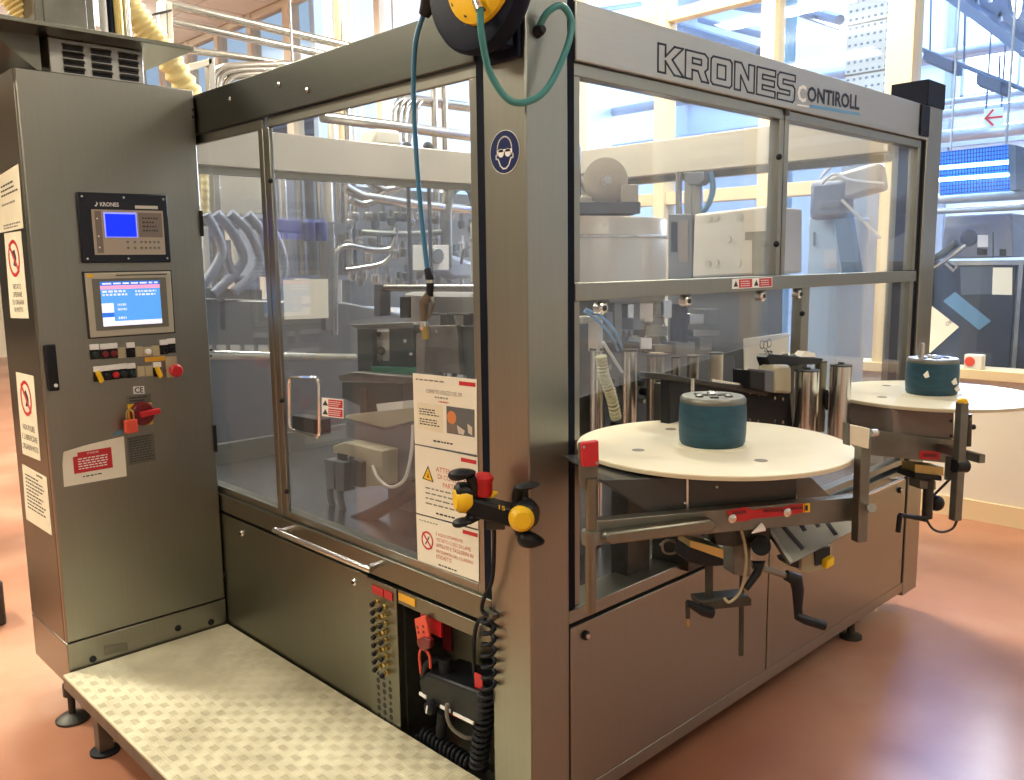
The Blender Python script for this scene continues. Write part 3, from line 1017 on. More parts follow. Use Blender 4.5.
cpart(sh.rect(0.165, 0.48, 0.295, 0.62, 0.0136, 0.014), 'soft_key', 'screen_white', parent=door)
cpart(sh.rect(0.165, 0.62, 0.295, 0.69, 0.0136, 0.014), 'soft_key', 'screen_deep', parent=door)
cpart(sh.rect(0.165, 0.69, 0.295, 0.755, 0.0136, 0.014), 'soft_key', 'screen_white', parent=door)
cpart(sh.rect(0.165, 0.755, 0.835, 0.825, 0.0136, 0.014), 'soft_bar', 'screen_white', parent=door)
cpart(sh.rect(0.04, 0.04, 0.11, 0.085, 0.012, 0.0128), 'maker_badge', 'yellow', parent=door)
cpart(sh.rect(0.35, 0.055, 0.93, 0.072, 0.012, 0.0128), 'slot_line', 'ink', parent=door)

# push buttons
Yn = V((0, -1, 0))
BT = [(94.4, 354, 'green_paint'), (104.4, 353.5, 'dark_red'), (113, 352.7, 'dark_red'), (121.3, 352.7, None), (130.4, 352, 'black_plastic'), (138.7, 351.5, None),
      (147, 351, 'white_print'), (155.3, 350.5, None), (163.7, 349, 'black_plastic'), (171, 347.7, 'black_plastic'),
      (98, 376, 'yellow'), (106.5, 375, 'navy'), (115, 374, 'red'), (122.7, 373, 'green_paint'), (131, 372.7, 'green_paint'), (140.5, 371.3, None), (148.5, 370.8, None), (157, 371.3, 'yellow')]
for i, (px, py, mt) in enumerate(BT):
    p = PY(px, py, YC)
    if mt is None:
        cpart(B((p.x-0.013, YC-0.005, p.z-0.018), (p.x+0.013, YC, p.z+0.018)), 'blank_plate', 'khaki', 0.001, parent=door)
        continue
    cpart(B((p.x-0.0145, YC-0.007, p.z-0.018), (p.x+0.0145, YC, p.z+0.014)), 'button_bezel', 'khaki' if mt == 'white_print' else 'black_plastic', 0.002, parent=door)
    if mt != 'white_print':
        cpart(B((p.x-0.014, YC-0.008, p.z+0.015), (p.x+0.014, YC, p.z+0.033)), 'button_tag', 'white_print', 0.001, parent=door)
    if mt == 'yellow':
        cpart(MB().obox(p+Yn*0.016+V((0, 0, -0.002)), V((0.006, 0, 0.004)), V((-0.006, 0, 0.018)), V((0, 0.009, 0))), 'selector_knob', 'yellow', 0.003, parent=door)
    else:
        cpart(MB().lathe(p+Yn*0.007+V((0, 0, -0.002)), Yn, [(0.0105, 0), (0.0105, 0.006), (0.008, 0.010)], 16), 'push_button', mt, parent=door)
p = PY(155, 359, YC)
cpart(B((p.x-0.036, YC-0.002, p.z-0.008), (p.x+0.036, YC, p.z+0.008)), 'yellow_tag', 'amber', parent=door)
p = PY(172, 370, YC)
cpart(B((p.x-0.022, YC-0.004, p.z-0.026), (p.x+0.018, YC, p.z+0.048)), 'stop_plate', 'khaki', 0.001, parent=door)
cpart(MB().lathe(p+V((0.002, 0, 0)), Yn, [(0.014, 0), (0.014, 0.02), (0.022, 0.024), (0.023, 0.036), (0.017, 0.043)], 24), 'emergency_stop', 'red', parent=door, label='red mushroom emergency stop button')
# main switch
cs_ = qy(YC, (133, 386.5), (144, 386), (144.5, 393.5), (133.5, 394))
cpart(cs_.rect(0, 0, 1, 1, 0, 0.0008), 'conformity_mark', 'white_print', parent=door)
cs_.text('CE', 0.1, 0.12, 0.9, 0.88, 'ink', door, h0=0.0009, bold=0.02)
ms = qy(YC, (126.5, 396), (150.5, 393.5), (152.5, 424), (129, 426))
cpart(ms.rect(0, 0, 1, 0.28, 0, 0.003), 'switch_label', 'zinc', parent=door)
cpart(greek(ms, 0.1, 0.9, 0.06, 0.1, 2, 0.04, h=0.0035), 'small_print', 'ink', parent=door)
cpart(ms.rect(0, 0.28, 1, 1, 0, 0.006), 'switch_plate', 'yellow', 0.002, parent=door)
p = PY(141, 413, YC)
cpart(MB().lathe(p, Yn, [(0.042, 0.006), (0.042, 0.020), (0.036, 0.028)], 28), 'main_switch', 'dark_red', parent=door, label='dark red rotary main switch')
cpart(MB().obox(p+Yn*0.036+V((0.018, 0, 0.003)), V((0.034, 0, 0.003)), V((0, 0.010, 0)), V((-0.001, 0, 0.009))), 'switch_lever', 'red', 0.003, parent=door)
# rating plate
sh = qy(YC, (126.7, 437.4), (153.3, 432.3), (156, 460.4), (128.6, 465.3))
rp2 = cpart(sh.rect(0, 0, 1, 1, 0, 0.0015), 'rating_plate', 'zinc', parent=door)
cpart(greek(sh, 0.06, 0.95, 0.06, 0.09, 10, 0.04, h=0.002, ragged=0.1), 'small_print', 'ink', parent=door)

# padlock hanging in the main switch
pk = PY(127, 424.6, YC)
pl = thing('padlock', (pk.x, YC-0.03, pk.z-0.03), 'coral red padlock hanging from the main switch', 'padlock')
B((pk.x-0.021, YC-0.045, pk.z-0.024), (pk.x+0.021, YC-0.024, pk.z+0.022)).build('body', 'coral', pl, 0.004)
MB().tube(spl([(pk.x-0.011, YC-0.034, pk.z+0.02), (pk.x-0.011, YC-0.034, pk.z+0.045), (pk.x, YC-0.034, pk.z+0.057), (pk.x+0.011, YC-0.034, pk.z+0.045), (pk.x+0.011, YC-0.034, pk.z+0.02)], 6), 0.0032, 8).build('shackle', 'brass', pl)
p = PY(117.5, 433, YC)
tag(MB().prism([p+V((-0.016, -0.001, -0.006)), p+V((0.018, -0.001, -0.006)), p+V((0.014, -0.001, 0.010)), p+V((-0.010, -0.001, 0.004))], (0, -0.004, 0)).build('key_tag', 'label_blue'),
    'small blue tag beside the red padlock', 'tag')


# ------------------------------------------------------------------ paper notices
def notice(sh, name, label, paper='white_paper', curl=0.0):
    t = thing(name, sh.at(0.5, 1.0, 0), label, 'notice')
    n = 8
    mb = MB()
    vs, fs = [], []
    for j in range(n+1):
        for i in range(n+1):
            u, v = i/n, j/n
            h = 0.001+curl*max(0, 1-(u+v)/0.35)
            vs.append(sh.at(u, v, h))
    for j in range(n+1):
        for i in range(n+1):
            u, v = i/n, j/n
            vs.append(sh.at(u, v, 0.0001+curl*max(0, 1-(u+v)/0.35)))
    k = (n+1)*(n+1)
    for j in range(n):
        for i in range(n):
            a = j*(n+1)+i
            fs.append((a, a+n+1, a+n+2, a+1))
            fs.append((k+a, k+a+1, k+a+n+2, k+a+n+1))
    ring = [i for i in range(n)] + [i*(n+1)+n for i in range(n)] + [n*(n+1)+n-i for i in range(n)] + [(n-i)*(n+1) for i in range(n)]
    for i in range(len(ring)):
        a, b = ring[i], ring[(i+1) % len(ring)]
        fs.append((a, b, k+b, k+a))
    mb.add(vs, fs).build('sheet', paper, t)
    return t


def lines(t, sh, rows, mt, h0=0.0011):
    for (s, u0, v0, u1, v1) in rows:
        sh.text(s, u0, v0, u1, v1, mt, t, h0=h0, h=0.0003)


# red notice taped to the cabinet door
sh = qy(YC-0.001, (61.4, 451), (123.7, 436), (126.7, 476), (64, 487))
t = notice(sh, 'paper_notice', 'creased white paper with red warning panel taped to the cabinet door', curl=0.02)
rs = qy(YC-0.002, (72.4, 453.5), (111, 447), (113, 467.4), (74.3, 474))
rs.rect(0, 0, 1, 1, 0.0, 0.0006).build('red_panel', 'sign_red', t)
rs.text('ATTENZIONE', 0.36, 0.06, 0.66, 0.16, 'white_print', t, h0=0.0007)
greek(rs, 0.12, 0.92, 0.30, 0.12, 5, 0.05, h=0.0011, ragged=0.1).build('small_print', 'white_print', t)
greek(sh, 0.30, 0.70, 0.80, 0.1, 1, 0.03, h=0.0016).build('footer_print', 'ink', t)

XS = -0.572


def prohibition(t, sh, u, v, r):
    sh.ring(u, v, r, r*0.2, 0.001, 0.0016).build('red_ring', 'sign_red', t)
    W_, H_ = sh.size()
    k = 0.68
    sh.stroke([(u-k*r/W_, v-k*r/H_), (u+k*r/W_, v+k*r/H_)], r*0.2, 0.0012, 0.0017, closed=False).build('red_bar', 'sign_red', t)


sh = qx(XS, (-4, 178), (18.5, 163.7), (23.5, 228), (0, 233))
t = notice(sh, 'paper_notice', 'topmost white sheet taped to the left side of the cabinet', 'cream_paper')
greek(sh, 0.2, 0.9, 0.2, 0.08, 3, 0.03).build('small_print', 'ink', t)
greek(sh, 0.2, 0.9, 0.52, 0.06, 1, 0.03).build('small_print', 'ink_grey', t)
greek(sh, 0.2, 0.92, 0.88, 0.05, 2, 0.025).build('small_print', 'ink_grey', t)
sh = qx(XS, (4.4, 233.4), (21, 231), (29, 318.4), (11, 318))
t = notice(sh, 'warning_sign', 'narrow cream sign with red ring, the upper of two on the cabinet side', 'cream_paper')
prohibition(t, sh, 0.48, 0.30, 0.062)
sh.poly([(0.36, 0.22), (0.55, 0.20), (0.62, 0.30), (0.55, 0.40), (0.42, 0.38), (0.48, 0.30)], 0.001, 0.0014).build('hand_symbol', 'ink', t)
lines(t, sh, [('VIETATO', 0.27, 0.60, 0.75, 0.66), ('OPERARE', 0.25, 0.69, 0.77, 0.75), ('SU ORGANI', 0.2, 0.78, 0.82, 0.84), ('IN MOTO', 0.27, 0.87, 0.75, 0.93)], 'ink')
sh = qx(XS, (16, 372), (33.7, 376), (40.8, 461), (23, 453.7))
t = notice(sh, 'warning_sign', 'narrow cream sign with red ring, the lower of two on the cabinet side', 'cream_paper')
prohibition(t, sh, 0.48, 0.29, 0.062)
sh.poly([(0.34, 0.24), (0.5, 0.19), (0.62, 0.28), (0.6, 0.38), (0.42, 0.39), (0.5, 0.3)], 0.001, 0.0014).build('hand_symbol', 'ink', t)
lines(t, sh, [('NON PULIRE', 0.16, 0.61, 0.82, 0.68), ('E LUBRIFICARE', 0.08, 0.73, 0.92, 0.80), ('ORGANI IN MOTO', 0.06, 0.85, 0.94, 0.92)], 'ink')
sh = qx(XS, (22.3, 464), (46.8, 477.4), (52.2, 535.5), (26.6, 519))
t = notice(sh, 'paper_notice', 'lowest cream sheet of small print on the cabinet side', 'cream_paper')
greek(sh, 0.12, 0.9, 0.14, 0.065, 10, 0.022, ragged=0.4).build('small_print', 'ink', t)
greek(sh, 0.6, 0.85, 0.04, 0.1, 1, 0.03).build('logo_print', 'ink', t)

# three notices on the platform side door
GX = 0.011
sh = qx(GX, (413, 373), (477, 379.5), (477.5, 455), (415, 443.5))
t = notice(sh, 'paper_notice', 'white notice with a photograph, topmost of three on the glass door')
sh.rect(0.74, 0.045, 0.98, 0.10, 0.001, 0.0014).build('red_tab', 'sign_red', t)
greek(sh, 0.05, 0.55, 0.07, 0.1, 1, 0.018).build('small_print', 'ink_grey', t)
lines(t, sh, [('CORRETTO UTILIZZO DEL DPI', 0.22, 0.20, 0.78, 0.255)], 'ink_grey')
greek(sh, 0.36, 0.62, 0.29, 0.06, 1, 0.02).build('small_print', 'ink_grey', t)
greek(sh, 0.42, 0.60, 0.345, 0.06, 1, 0.02).build('small_print', 'ink_red', t)
sh.rect(0.06, 0.40, 0.48, 0.78, 0.001, 0.0013).build('pale_panel', 'cream_paper', t)
greek(sh, 0.10, 0.42, 0.48, 0.035, 3, 0.016, h=0.0017).build('small_print', 'ink', t)
greek(sh, 0.10, 0.44, 0.62, 0.035, 3, 0.016, h=0.0017).build('small_print', 'ink', t)
ph = sh.rect(0.54, 0.40, 0.965, 0.77, 0.001, 0.0014).build('photograph', 'motor_grey', t)
sh.disc(0.62, 0.55, 0.018, 0.0014, 0.0017).build('photo_face', 'orange_box', ph)
sh.poly([(0.55, 0.62), (0.70, 0.64), (0.70, 0.76), (0.55, 0.75)], 0.0014, 0.0017).build('photo_torso', 'brown_panel', ph)
sh.poly([(0.70, 0.64), (0.82, 0.70), (0.80, 0.76), (0.72, 0.75)], 0.0014, 0.0017).build('photo_sleeve', 'cream_panel', ph)
sh.poly([(0.86, 0.60), (0.93, 0.64), (0.93, 0.75), (0.87, 0.72)], 0.0014, 0.0017).build('photo_arm', 'motor_cream', ph)
greek(sh, 0.32, 0.70, 0.90, 0.06, 1, 0.022).build('footer_print', 'ink', t)
sh = qx(GX, (415, 444.8), (478, 457.5), (478.5, 529), (416.5, 512.5))
t = notice(sh, 'paper_notice', 'white notice with a yellow warning triangle, middle of three on the glass door')
sh.rect(0.75, 0.045, 0.98, 0.10, 0.001, 0.0014).build('red_tab', 'sign_red', t)
tr_ = sh.poly([(0.22, 0.26), (0.31, 0.49), (0.12, 0.47)], 0.001, 0.0013).build('triangle_edge', 'ink', t)
sh.poly([(0.22, 0.295), (0.285, 0.475), (0.145, 0.458)], 0.0013, 0.0016).build('triangle', 'yellow', tr_)
sh.poly([(0.22, 0.36), (0.235, 0.44), (0.205, 0.438)], 0.0016, 0.0018).build('triangle_mark', 'ink', tr_)
lines(t, sh, [('ATTENZIONE', 0.35, 0.25, 0.86, 0.32), ('DI CONTATTO', 0.38, 0.35, 0.88, 0.42), ('PARTICOLARE', 0.46, 0.46, 0.92, 0.53)], 'ink_red')
greek(sh, 0.17, 0.86, 0.58, 0.075, 4, 0.02).build('small_print', 'ink_grey', t)
greek(sh, 0.34, 0.72, 0.92, 0.06, 1, 0.024).build('footer_print', 'ink', t)
sh = qx(GX, (416.5, 514), (479, 531), (479, 582), (418, 560))
t = notice(sh, 'paper_notice', 'white notice with a red prohibition ring, lowest of three on the glass door')
sh.rect(0.76, 0.055, 0.985, 0.13, 0.001, 0.0014).build('red_tab', 'sign_red', t)
greek(sh, 0.05, 0.4, 0.09, 0.1, 1, 0.02).build('small_print', 'ink_grey', t)
prohibition(t, sh, 0.18, 0.50, 0.026)
sh.stroke([(0.21, 0.42), (0.15, 0.58)], 0.004, 0.001, 0.0014, closed=False).build('knife_symbol', 'ink', t)
lines(t, sh, [('È ASSOLUTAMENTE', 0.33, 0.25, 0.76, 0.33), ('VIETATO L\'USO DI LAME', 0.33, 0.37, 0.88, 0.45), ('AFFILATE E TAGLIERINI IN', 0.33, 0.49, 0.92, 0.57), ('PROSSIMITÀ DEL CILINDRO', 0.33, 0.61, 0.92, 0.69), ('ETICHETTE', 0.33, 0.73, 0.58, 0.81)], 'ink_red')
greek(sh, 0.36, 0.68, 0.92, 0.06, 1, 0.028).build('footer_print', 'ink', t)

# ================================================================== chequer plate platform
pf = thing('step_platform', (-0.3, 0.85, 0), 'low step platform with worn cream chequer plate top before the cabinet', 'platform')
dk = B((-0.595, 0.05, 0.188), (-0.008, 1.630, 0.198)).build('deck_plate', 'chequer_plate', pf, 0.002)
B((-0.595, 0.05, 0.150), (-0.575, 1.630, 0.188)).build('edge_rail', 'zinc', pf)
B((-0.030, 0.05, 0.150), (-0.010, 1.630, 0.188)).build('edge_rail', 'zinc', pf)
B((-0.575, 1.60, 0.150), (-0.030, 1.625, 0.188)).build('cross_rail', 'zinc', pf)
for (x, y) in ((-0.555, 1.40), (-0.06, 1.40), (-0.555, 0.2), (-0.06, 0.2)):
    B((x-0.022, y-0.022, 0.012), (x+0.022, y+0.022, 0.150)).build('leg', 'zinc', pf, 0.002)
    MB().lathe((x, y, 0), (0, 0, 1), [(0.045, 0), (0.045, 0.008), (0.02, 0.012)], 18).build('foot', 'black_rubber', pf)
mb = MB()
ny, nx = 45, 17
for j in range(ny):
    for i in range(nx):
        cx, cy = -0.577+i*0.0345, 0.075+j*0.0345
        along = (i+j) % 2 == 0
        for k in range(4):
            o_ = (k-1.5)*0.0086
            if along:
                c, a, b = (cx, cy+o_, 0.1985), V((0.013, 0, 0)), V((0, 0.0016, 0))
            else:
                c, a, b = (cx+o_, cy, 0.1985), V((0, 0.013, 0)), V((0.0016, 0, 0))
            c = V(c)
            z = V((0, 0, 0.0011))
            # a low ridge: six-sided lens shape
            mb.add([c-a, c+b, c+a, c-b, c-a*0.6+z, c+a*0.6+z], [(0, 3, 5, 4), (3, 2, 5), (2, 1, 5), (1, 0, 4), (1, 4, 5)])
tg = mb.build('tread_pattern', 'chequer_plate', dk, smooth=False)
tg['kind'] = 'stuff'

# ================================================================== label reel tables on the front
U1, N1 = V((math.cos(R(28)), -math.sin(R(28)), 0)), V((-math.sin(R(28)), -math.cos(R(28)), 0))
ZUP = V((0, 0, 1))


def reel_top(t, c, Rd):
    c = V(c)
    ds = MB().lathe(c, ZUP, [(Rd-0.001, -0.011), (Rd, -0.009), (Rd, -0.001), (Rd-0.001, 0.0)], 96).build('disc', 'disc_white', t)
    MB().lathe(c, ZUP, [(Rd+0.0006, -0.010), (Rd+0.0006, -0.003)], 96).build('disc_rim', 'disc_edge', ds)
    for a in (65, 245, 155):
        MB().lathe(c+V((math.cos(R(a))*0.20, math.sin(R(a))*0.20, 0)), ZUP, [(0.015, -0.003), (0.015, 0.0006)], 20).build('bore', 'ink_grey', ds)
    MB().lathe(c, ZUP, [(0.095, 0.0), (0.095, 0.0008)], 40).build('hub_ring', 'cream_paper', ds)
    dr = MB().lathe(c, ZUP, [(0.074, 0.001), (0.078, 0.008), (0.080, 0.03), (0.0805, 0.06), (0.080, 0.085), (0.078, 0.104)], 48).build('drum', 'drum_teal', t)
    MB().lathe(c, ZUP, [(0.0785, 0.104), (0.0785, 0.112), (0.074, 0.118)], 48).build('drum_cap', 'zinc', dr)
    for k in range(3):
        a = R(40+120*k)
        MB().lathe(c+V((0.04*math.cos(a), 0.04*math.sin(a), 0.118)), ZUP, [(0.010, 0), (0.010, 0.004), (0.005, 0.006)], 14).build('cap_bolt', 'zinc', dr)
        MB().bar(c+ZUP*0.119, c+V((0.045*math.cos(a+1), 0.045*math.sin(a+1), 0.119)), 0.010, 0.002).build('cap_arm', 'iron', dr)
    MB().lathe(c+ZUP*0.118, ZUP, [(0.013, 0), (0.013, 0.006), (0.008, 0.009)], 18).build('cap_nut', 'steel_bright', dr)
    MB().lathe(c+ZUP*-0.011, -ZUP, [(0.05, 0), (0.05, 0.06), (0.03, 0.07), (0.03, 0.20)], 24).build('spindle', 'iron', t)


C1, R1 = V((0.37, -0.26, 1.11)), 0.328
rt = thing('label_reel_table', (C1.x, C1.y, 0.30), 'nearer round cream reel table with blue drum before the machine front', 'reel table', 'label reel tables')
reel_top(rt, C1, R1)


def A1(px, py, off):
    return PP(px, py, C1+N1*off, N1)


def rb(mb, name, mt, bev=0.0, parent=None, label=None):
    o = mb.build(name, mt, parent or rt, bev)
    if label:
        o['label'] = label
    return o


def slab(fn, pts, off, depth, nn, zmax=9.0):
    ps = [fn(x, y, off) for (x, y) in pts]
    return MB().prism([V((p.x, p.y, min(p.z, zmax))) for p in ps], -nn*depth)


hs_ = rb(slab(A1, [(603, 466), (798, 472), (796, 507), (655, 517), (612, 488)], 0.20, 0.26, N1, 1.096), 'housing', 'smoke_panel', 0.002, label='smoked dark housing under the reel disc')
rb(slab(A1, [(686.5, 474), (688.5, 474), (688.5, 514), (686.5, 514)], 0.203, 0.004, N1), 'housing_seam', 'steel_bright', parent=hs_)
for (x, y) in ((685, 503), (717, 487)):
    rb(MB().cyl(A1(x, y, 0.2), A1(x, y, 0.204), 0.003, n=8), 'screw', 'steel_bright', parent=hs_)
br_ = rb(slab(A1, [(598, 521), (868, 496), (868, 519.5), (598, 544)], 0.235, 0.03, N1), 'cross_bar', 'zinc', 0.002)
rb(slab(A1, [(607, 533), (712, 519), (718, 526), (712, 533), (612, 545), (603, 541)], 0.262, 0.025, N1), 'front_bar', 'steel_shaded', 0.006)
rb(slab(A1, [(727, 511), (747, 507), (752, 510), (785, 507), (790, 505), (805, 503.5), (805, 512), (788, 515.5), (752, 519), (746, 521), (729, 522)], 0.237, 0.002, N1), 'red_decal', 'red', parent=br_, label='long red arrow decal on the bar')
for (x0, x1, y) in ((733, 746, 513), (764, 783, 511), (791, 803, 508.5)):
    rb(MB().bar(A1(x0, y, 0.2385), A1(x1, y-1, 0.2385), 0.0005, 0.003), 'decal_print', 'dark_red', parent=br_)
rb(slab(A1, [(803, 504), (810, 503.5), (810, 512), (803, 512.5)], 0.237, 0.002, N1), 'yellow_decal', 'yellow', parent=br_)
rb(slab(A1, [(805.5, 505.5), (808, 505.3), (808, 510.5), (805.5, 510.7)], 0.2385, 0.001, N1), 'decal_print', 'ink', parent=br_)
for (x, y) in ((731, 518), (786, 512)):
    rb(MB().lathe(A1(x, y, 0.235), N1, [(0.010, 0), (0.010, 0.006), (0.006, 0.008)], 16), 'bolt', 'steel_bright', parent=br_)
# left reflector post
lp = rb(MB().cyl(A1(591.5, 478, 0.262), A1(590.5, 612, 0.262), 0.0115, n=18), 'sensor_post', 'steel_shaded', label='round steel post')
rb(MB().lathe(A1(591, 537, 0.262)-ZUP*0.014, ZUP, [(0.019, 0), (0.020, 0.014), (0.019, 0.028)], 20), 'post_clamp', 'zinc', parent=lp)
rb(slab(A1, [(579, 443), (597, 440), (599, 486), (586, 492), (580, 484)], 0.262, 0.008, N1), 'reflector_bracket', 'zinc', 0.002, parent=lp)
rb(slab(A1, [(582, 443), (599, 440.5), (599.5, 466), (583.5, 467.5)], 0.275, 0.014, N1), 'reflector', 'red', 0.003, parent=lp, label='red square reflector')
for (x, y) in ((584, 447), (597, 463)):
    rb(MB().cyl(A1(x, y, 0.275), A1(x, y, 0.277), 0.003, n=8), 'reflector_screw', 'steel_bright', parent=lp)
# right reflector post
rp3 = rb(MB().obox((A1(863, 437, 0.262)+A1(859, 541, 0.262))/2, (A1(863, 437, 0.262)-A1(859, 541, 0.262))/2, U1*0.0125, N1*0.0125), 'sensor_post', 'zinc', 0.002, label='square steel post')
rb(slab(A1, [(848.5, 424), (870, 428.5), (869, 449), (849, 444)], 0.29, 0.012, N1), 'reflector', 'cream_paper', 0.002, parent=rp3, label='cream square reflector')
rb(slab(A1, [(847.5, 423.5), (850, 424), (850, 446), (847.5, 445)], 0.292, 0.016, N1), 'reflector_edge', 'zinc', parent=rp3)
rb(MB().cyl(A1(866, 508, 0.235), A1(872, 508, 0.30), 0.010, n=14), 'clamp_screw', 'steel_bright', parent=rp3)
rb(MB().lathe(A1(871, 433, 0.28), U1, [(0.008, 0), (0.008, 0.015), (0.005, 0.018)], 12), 'thumb_screw', 'steel_bright', parent=rp3)
# slotted chute plate on a slope
nt_ = (N1+ZUP*1.1).normalized()
cbase = A1(805, 535, 0.16)


def CH(px, py):
    return PP(px, py, cbase, nt_)


ch = rb(MB().prism([CH(764, 527), CH(838, 508), CH(857, 529), CH(789, 565)], -nt_*0.004), 'chute_plate', 'zinc', 0.001, label='sloping slotted steel plate')
rb(MB().prism([A1(795, 479, 0.1), A1(812, 478, 0.1), A1(836, 502, 0.1), A1(800, 506, 0.1)], -N1*0.006), 'chute_wing', 'zinc', 0.001, parent=ch)
for (x0, y0, x1, y1) in ((781, 524, 803, 549), (798, 521, 805, 531), (812, 518, 819, 527), (823, 517, 836, 535)):
    p, q = CH(x0, y0)+nt_*0.0006, CH(x1, y1)+nt_*0.0006
    d = (q-p)
    rb(MB().obox((p+q)/2, d/2, d.cross(nt_).normalized()*0.0055, nt_*0.0008), 'slot', 'ink', parent=ch)
rb(MB().prism([CH(764, 527)+nt_*0.001, CH(767, 526)+nt_*0.001, CH(792, 563)+nt_*0.001, CH(789, 565)+nt_*0.001], nt_*0.006), 'plate_lip', 'steel', parent=ch)
bx = rb(slab(A1, [(802, 549), (832, 545), (832, 566), (808, 574), (801, 571)], 0.15, 0.05, N1), 'switch_box', 'box_beige', 0.003)
rb(slab(A1, [(815, 550), (830, 547), (830, 562), (816, 566)], 0.156, 0.008, N1), 'switch_plate', 'ink', parent=bx)
rb(MB().obox(A1(828, 562, 0.165), U1*0.011+ZUP*0.005, ZUP*0.010, N1*0.010), 'switch_knob', 'yellow', 0.003, parent=bx)
rb(slab(A1, [(788, 562), (803, 556), (803, 570), (790, 566)], 0.14, 0.05, N1), 'box_arm', 'ink', 0.002)
# bracket, guide column and cranks below the bar
rb(slab(A1, [(712, 524), (770, 518), (771, 540), (733, 547), (716, 545)], 0.16, 0.10, N1), 'bracket', 'iron', 0.003)
rb(slab(A1, [(690, 540), (724, 549), (724, 560), (712, 561), (690, 548)], 0.17, 0.06, N1), 'brass_block', 'brass', 0.002)
rb(slab(A1, [(690, 547), (724, 559), (724, 566), (706, 567), (688, 562)], 0.172, 0.07, N1), 'clamp_block', 'black_plastic', 0.003)
rb(slab(A1, [(733, 545), (751, 542), (751, 577), (734, 575)], 0.14, 0.05, N1), 'guide_block', 'zinc', 0.002)
rb(MB().cyl(A1(709, 562, 0.14), A1(709, 605, 0.14), 0.0095, n=14), 'guide_column', 'iron')
rb(MB().cyl(A1(742, 575, 0.13), A1(741, 655, 0.13), 0.006, n=12), 'guide_rod', 'iron')
rb(slab(A1, [(700, 601), (748, 596), (752, 599), (752, 606), (703, 611)], 0.16, 0.05, N1), 'cross_head', 'iron', 0.003)
ck = rb(MB().tube([A1(712, 613, 0.165), A1(703, 611, 0.165), A1(692, 605, 0.165), A1(687, 603, 0.165)], [0.013, 0.012, 0.009, 0.008], 10), 'crank_arm', 'black_plastic')
rb(MB().cyl(A1(687.5, 603, 0.165), A1(688, 618, 0.165), 0.0055, n=10), 'crank_pin', 'iron', parent=ck)
rb(MB().cyl(A1(688, 617, 0.165), A1(688, 626, 0.165), 0.003, n=8), 'crank_tip', 'brass', parent=ck)
rb(MB().cyl(A1(761, 545, 0.14), A1(761, 546, 0.19), 0.022, n=18), 'knob', 'black_plastic')
lv = rb(MB().tube([A1(752, 565, 0.20), A1(760, 564, 0.205), A1(757, 573, 0.21), A1(746, 589, 0.215)], [0.010, 0.015, 0.010, 0.007], 10), 'clamp_lever', 'black_plastic')
rb(MB().cyl(A1(759, 567, 0.205), A1(790, 577, 0.205), 0.0072, n=12), 'crank_shaft', 'zinc')
hn = rb(MB().tube([A1(786, 575, 0.205), A1(796, 579, 0.21), A1(798, 590, 0.215), A1(798, 608, 0.22), A1(799, 619, 0.225)], [0.012, 0.017, 0.014, 0.010, 0.010], 12), 'crank_handle', 'black_plastic')
rb(MB().tube([A1(797, 616, 0.225), A1(806, 620, 0.235), A1(825, 626, 0.25)], [0.010, 0.011, 0.011], 12), 'crank_grip', 'black_plastic', parent=hn)
rb(MB().tube(spl([A1(740, 527, 0.17), A1(745, 545, 0.175), A1(746, 565, 0.175), A1(741, 590, 0.175), A1(730, 602, 0.17), A1(724, 598, 0.165)], 6), 0.0035, 8), 'wire', 'khaki')
rb(MB().cyl(A1(752, 533, 0.24), A1(763, 527, 0.24), 0.0015, 0.010, n=14), 'white_cone', 'white_print')
rb(MB().tube(spl([A1(660, 545, 0.05), A1(668, 540, 0.06), A1(678, 545, 0.06), A1(674, 553, 0.06), A1(664, 552, 0.06), A1(664, 542, 0.06), A1(680, 540, 0.05)], 5), 0.003, 6), 'wire', 'ink_grey')
rb(MB().bar((C1.x, C1.y, 0.98), (C1.x+0.12, 0.06, 0.98), 0.05, 0.03), 'mounting_arm', 'iron')
rb(B((C1.x+0.07, 0.05, 0.66), (C1.x+0.17, 0.11, 1.01)), 'mounting_column', 'iron')

# farther reel table
C2, R2_ = V((1.532, -0.344, 1.11)), 0.317
rt2 = thing('label_reel_table', (C2.x, C2.y, 0.30), 'farther round cream reel table with scuffed blue drum by the far post', 'reel table', 'label reel tables')
reel_top(rt2, C2, R2_)


def A2(px, py, off):
    return PP(px, py, C2+N1*off, N1)


def rc(mb, name, mt, bev=0.0, parent=None, label=None):
    o = mb.build(name, mt, parent or rt2, bev)
    if label:
        o['label'] = label
    return o


for (x, y) in ((927, 375), (955, 382), (958, 389)):
    rc(slab(A2, [(x-3, y), (x+1, y-4), (x+2.5, y+2), (x-1, y+3)], 0.086, 0.004, N1), 'scuff', 'white_paper')
rc(slab(A2, [(893, 407), (954, 411), (954, 439), (893, 434)], 0.16, 0.20, N1, 1.096), 'housing', 'brown_panel', 0.002)
for (x, y) in ((951, 421), (951, 436)):
    rc(MB().cyl(A2(x, y, 0.16), A2(x, y, 0.164), 0.005, n=8), 'screw', 'ink')
b2 = rc(slab(A2, [(868, 430), (956, 440), (956, 464), (868, 455)], 0.175, 0.05, N1), 'cross_bar', 'zinc', 0.002)
rc(slab(A2, [(920, 451), (940, 451.5), (940, 460), (920, 459)], 0.177, 0.002, N1), 'red_decal', 'red', parent=b2, label='small red decal')
p, q = A2(923, 455, 0.1785), A2(937, 455.7, 0.1785)
rc(MB().bar(p, q, 0.0005, 0.005), 'decal_print', 'dark_red', parent=b2)
sp = rc(MB().obox((A2(962.5, 402, 0.34)+A2(955, 520, 0.34))/2, (A2(962.5, 402, 0.34)-A2(955, 520, 0.34))/2, U1*0.0125, N1*0.0125), 'sensor_post', 'zinc', 0.002)
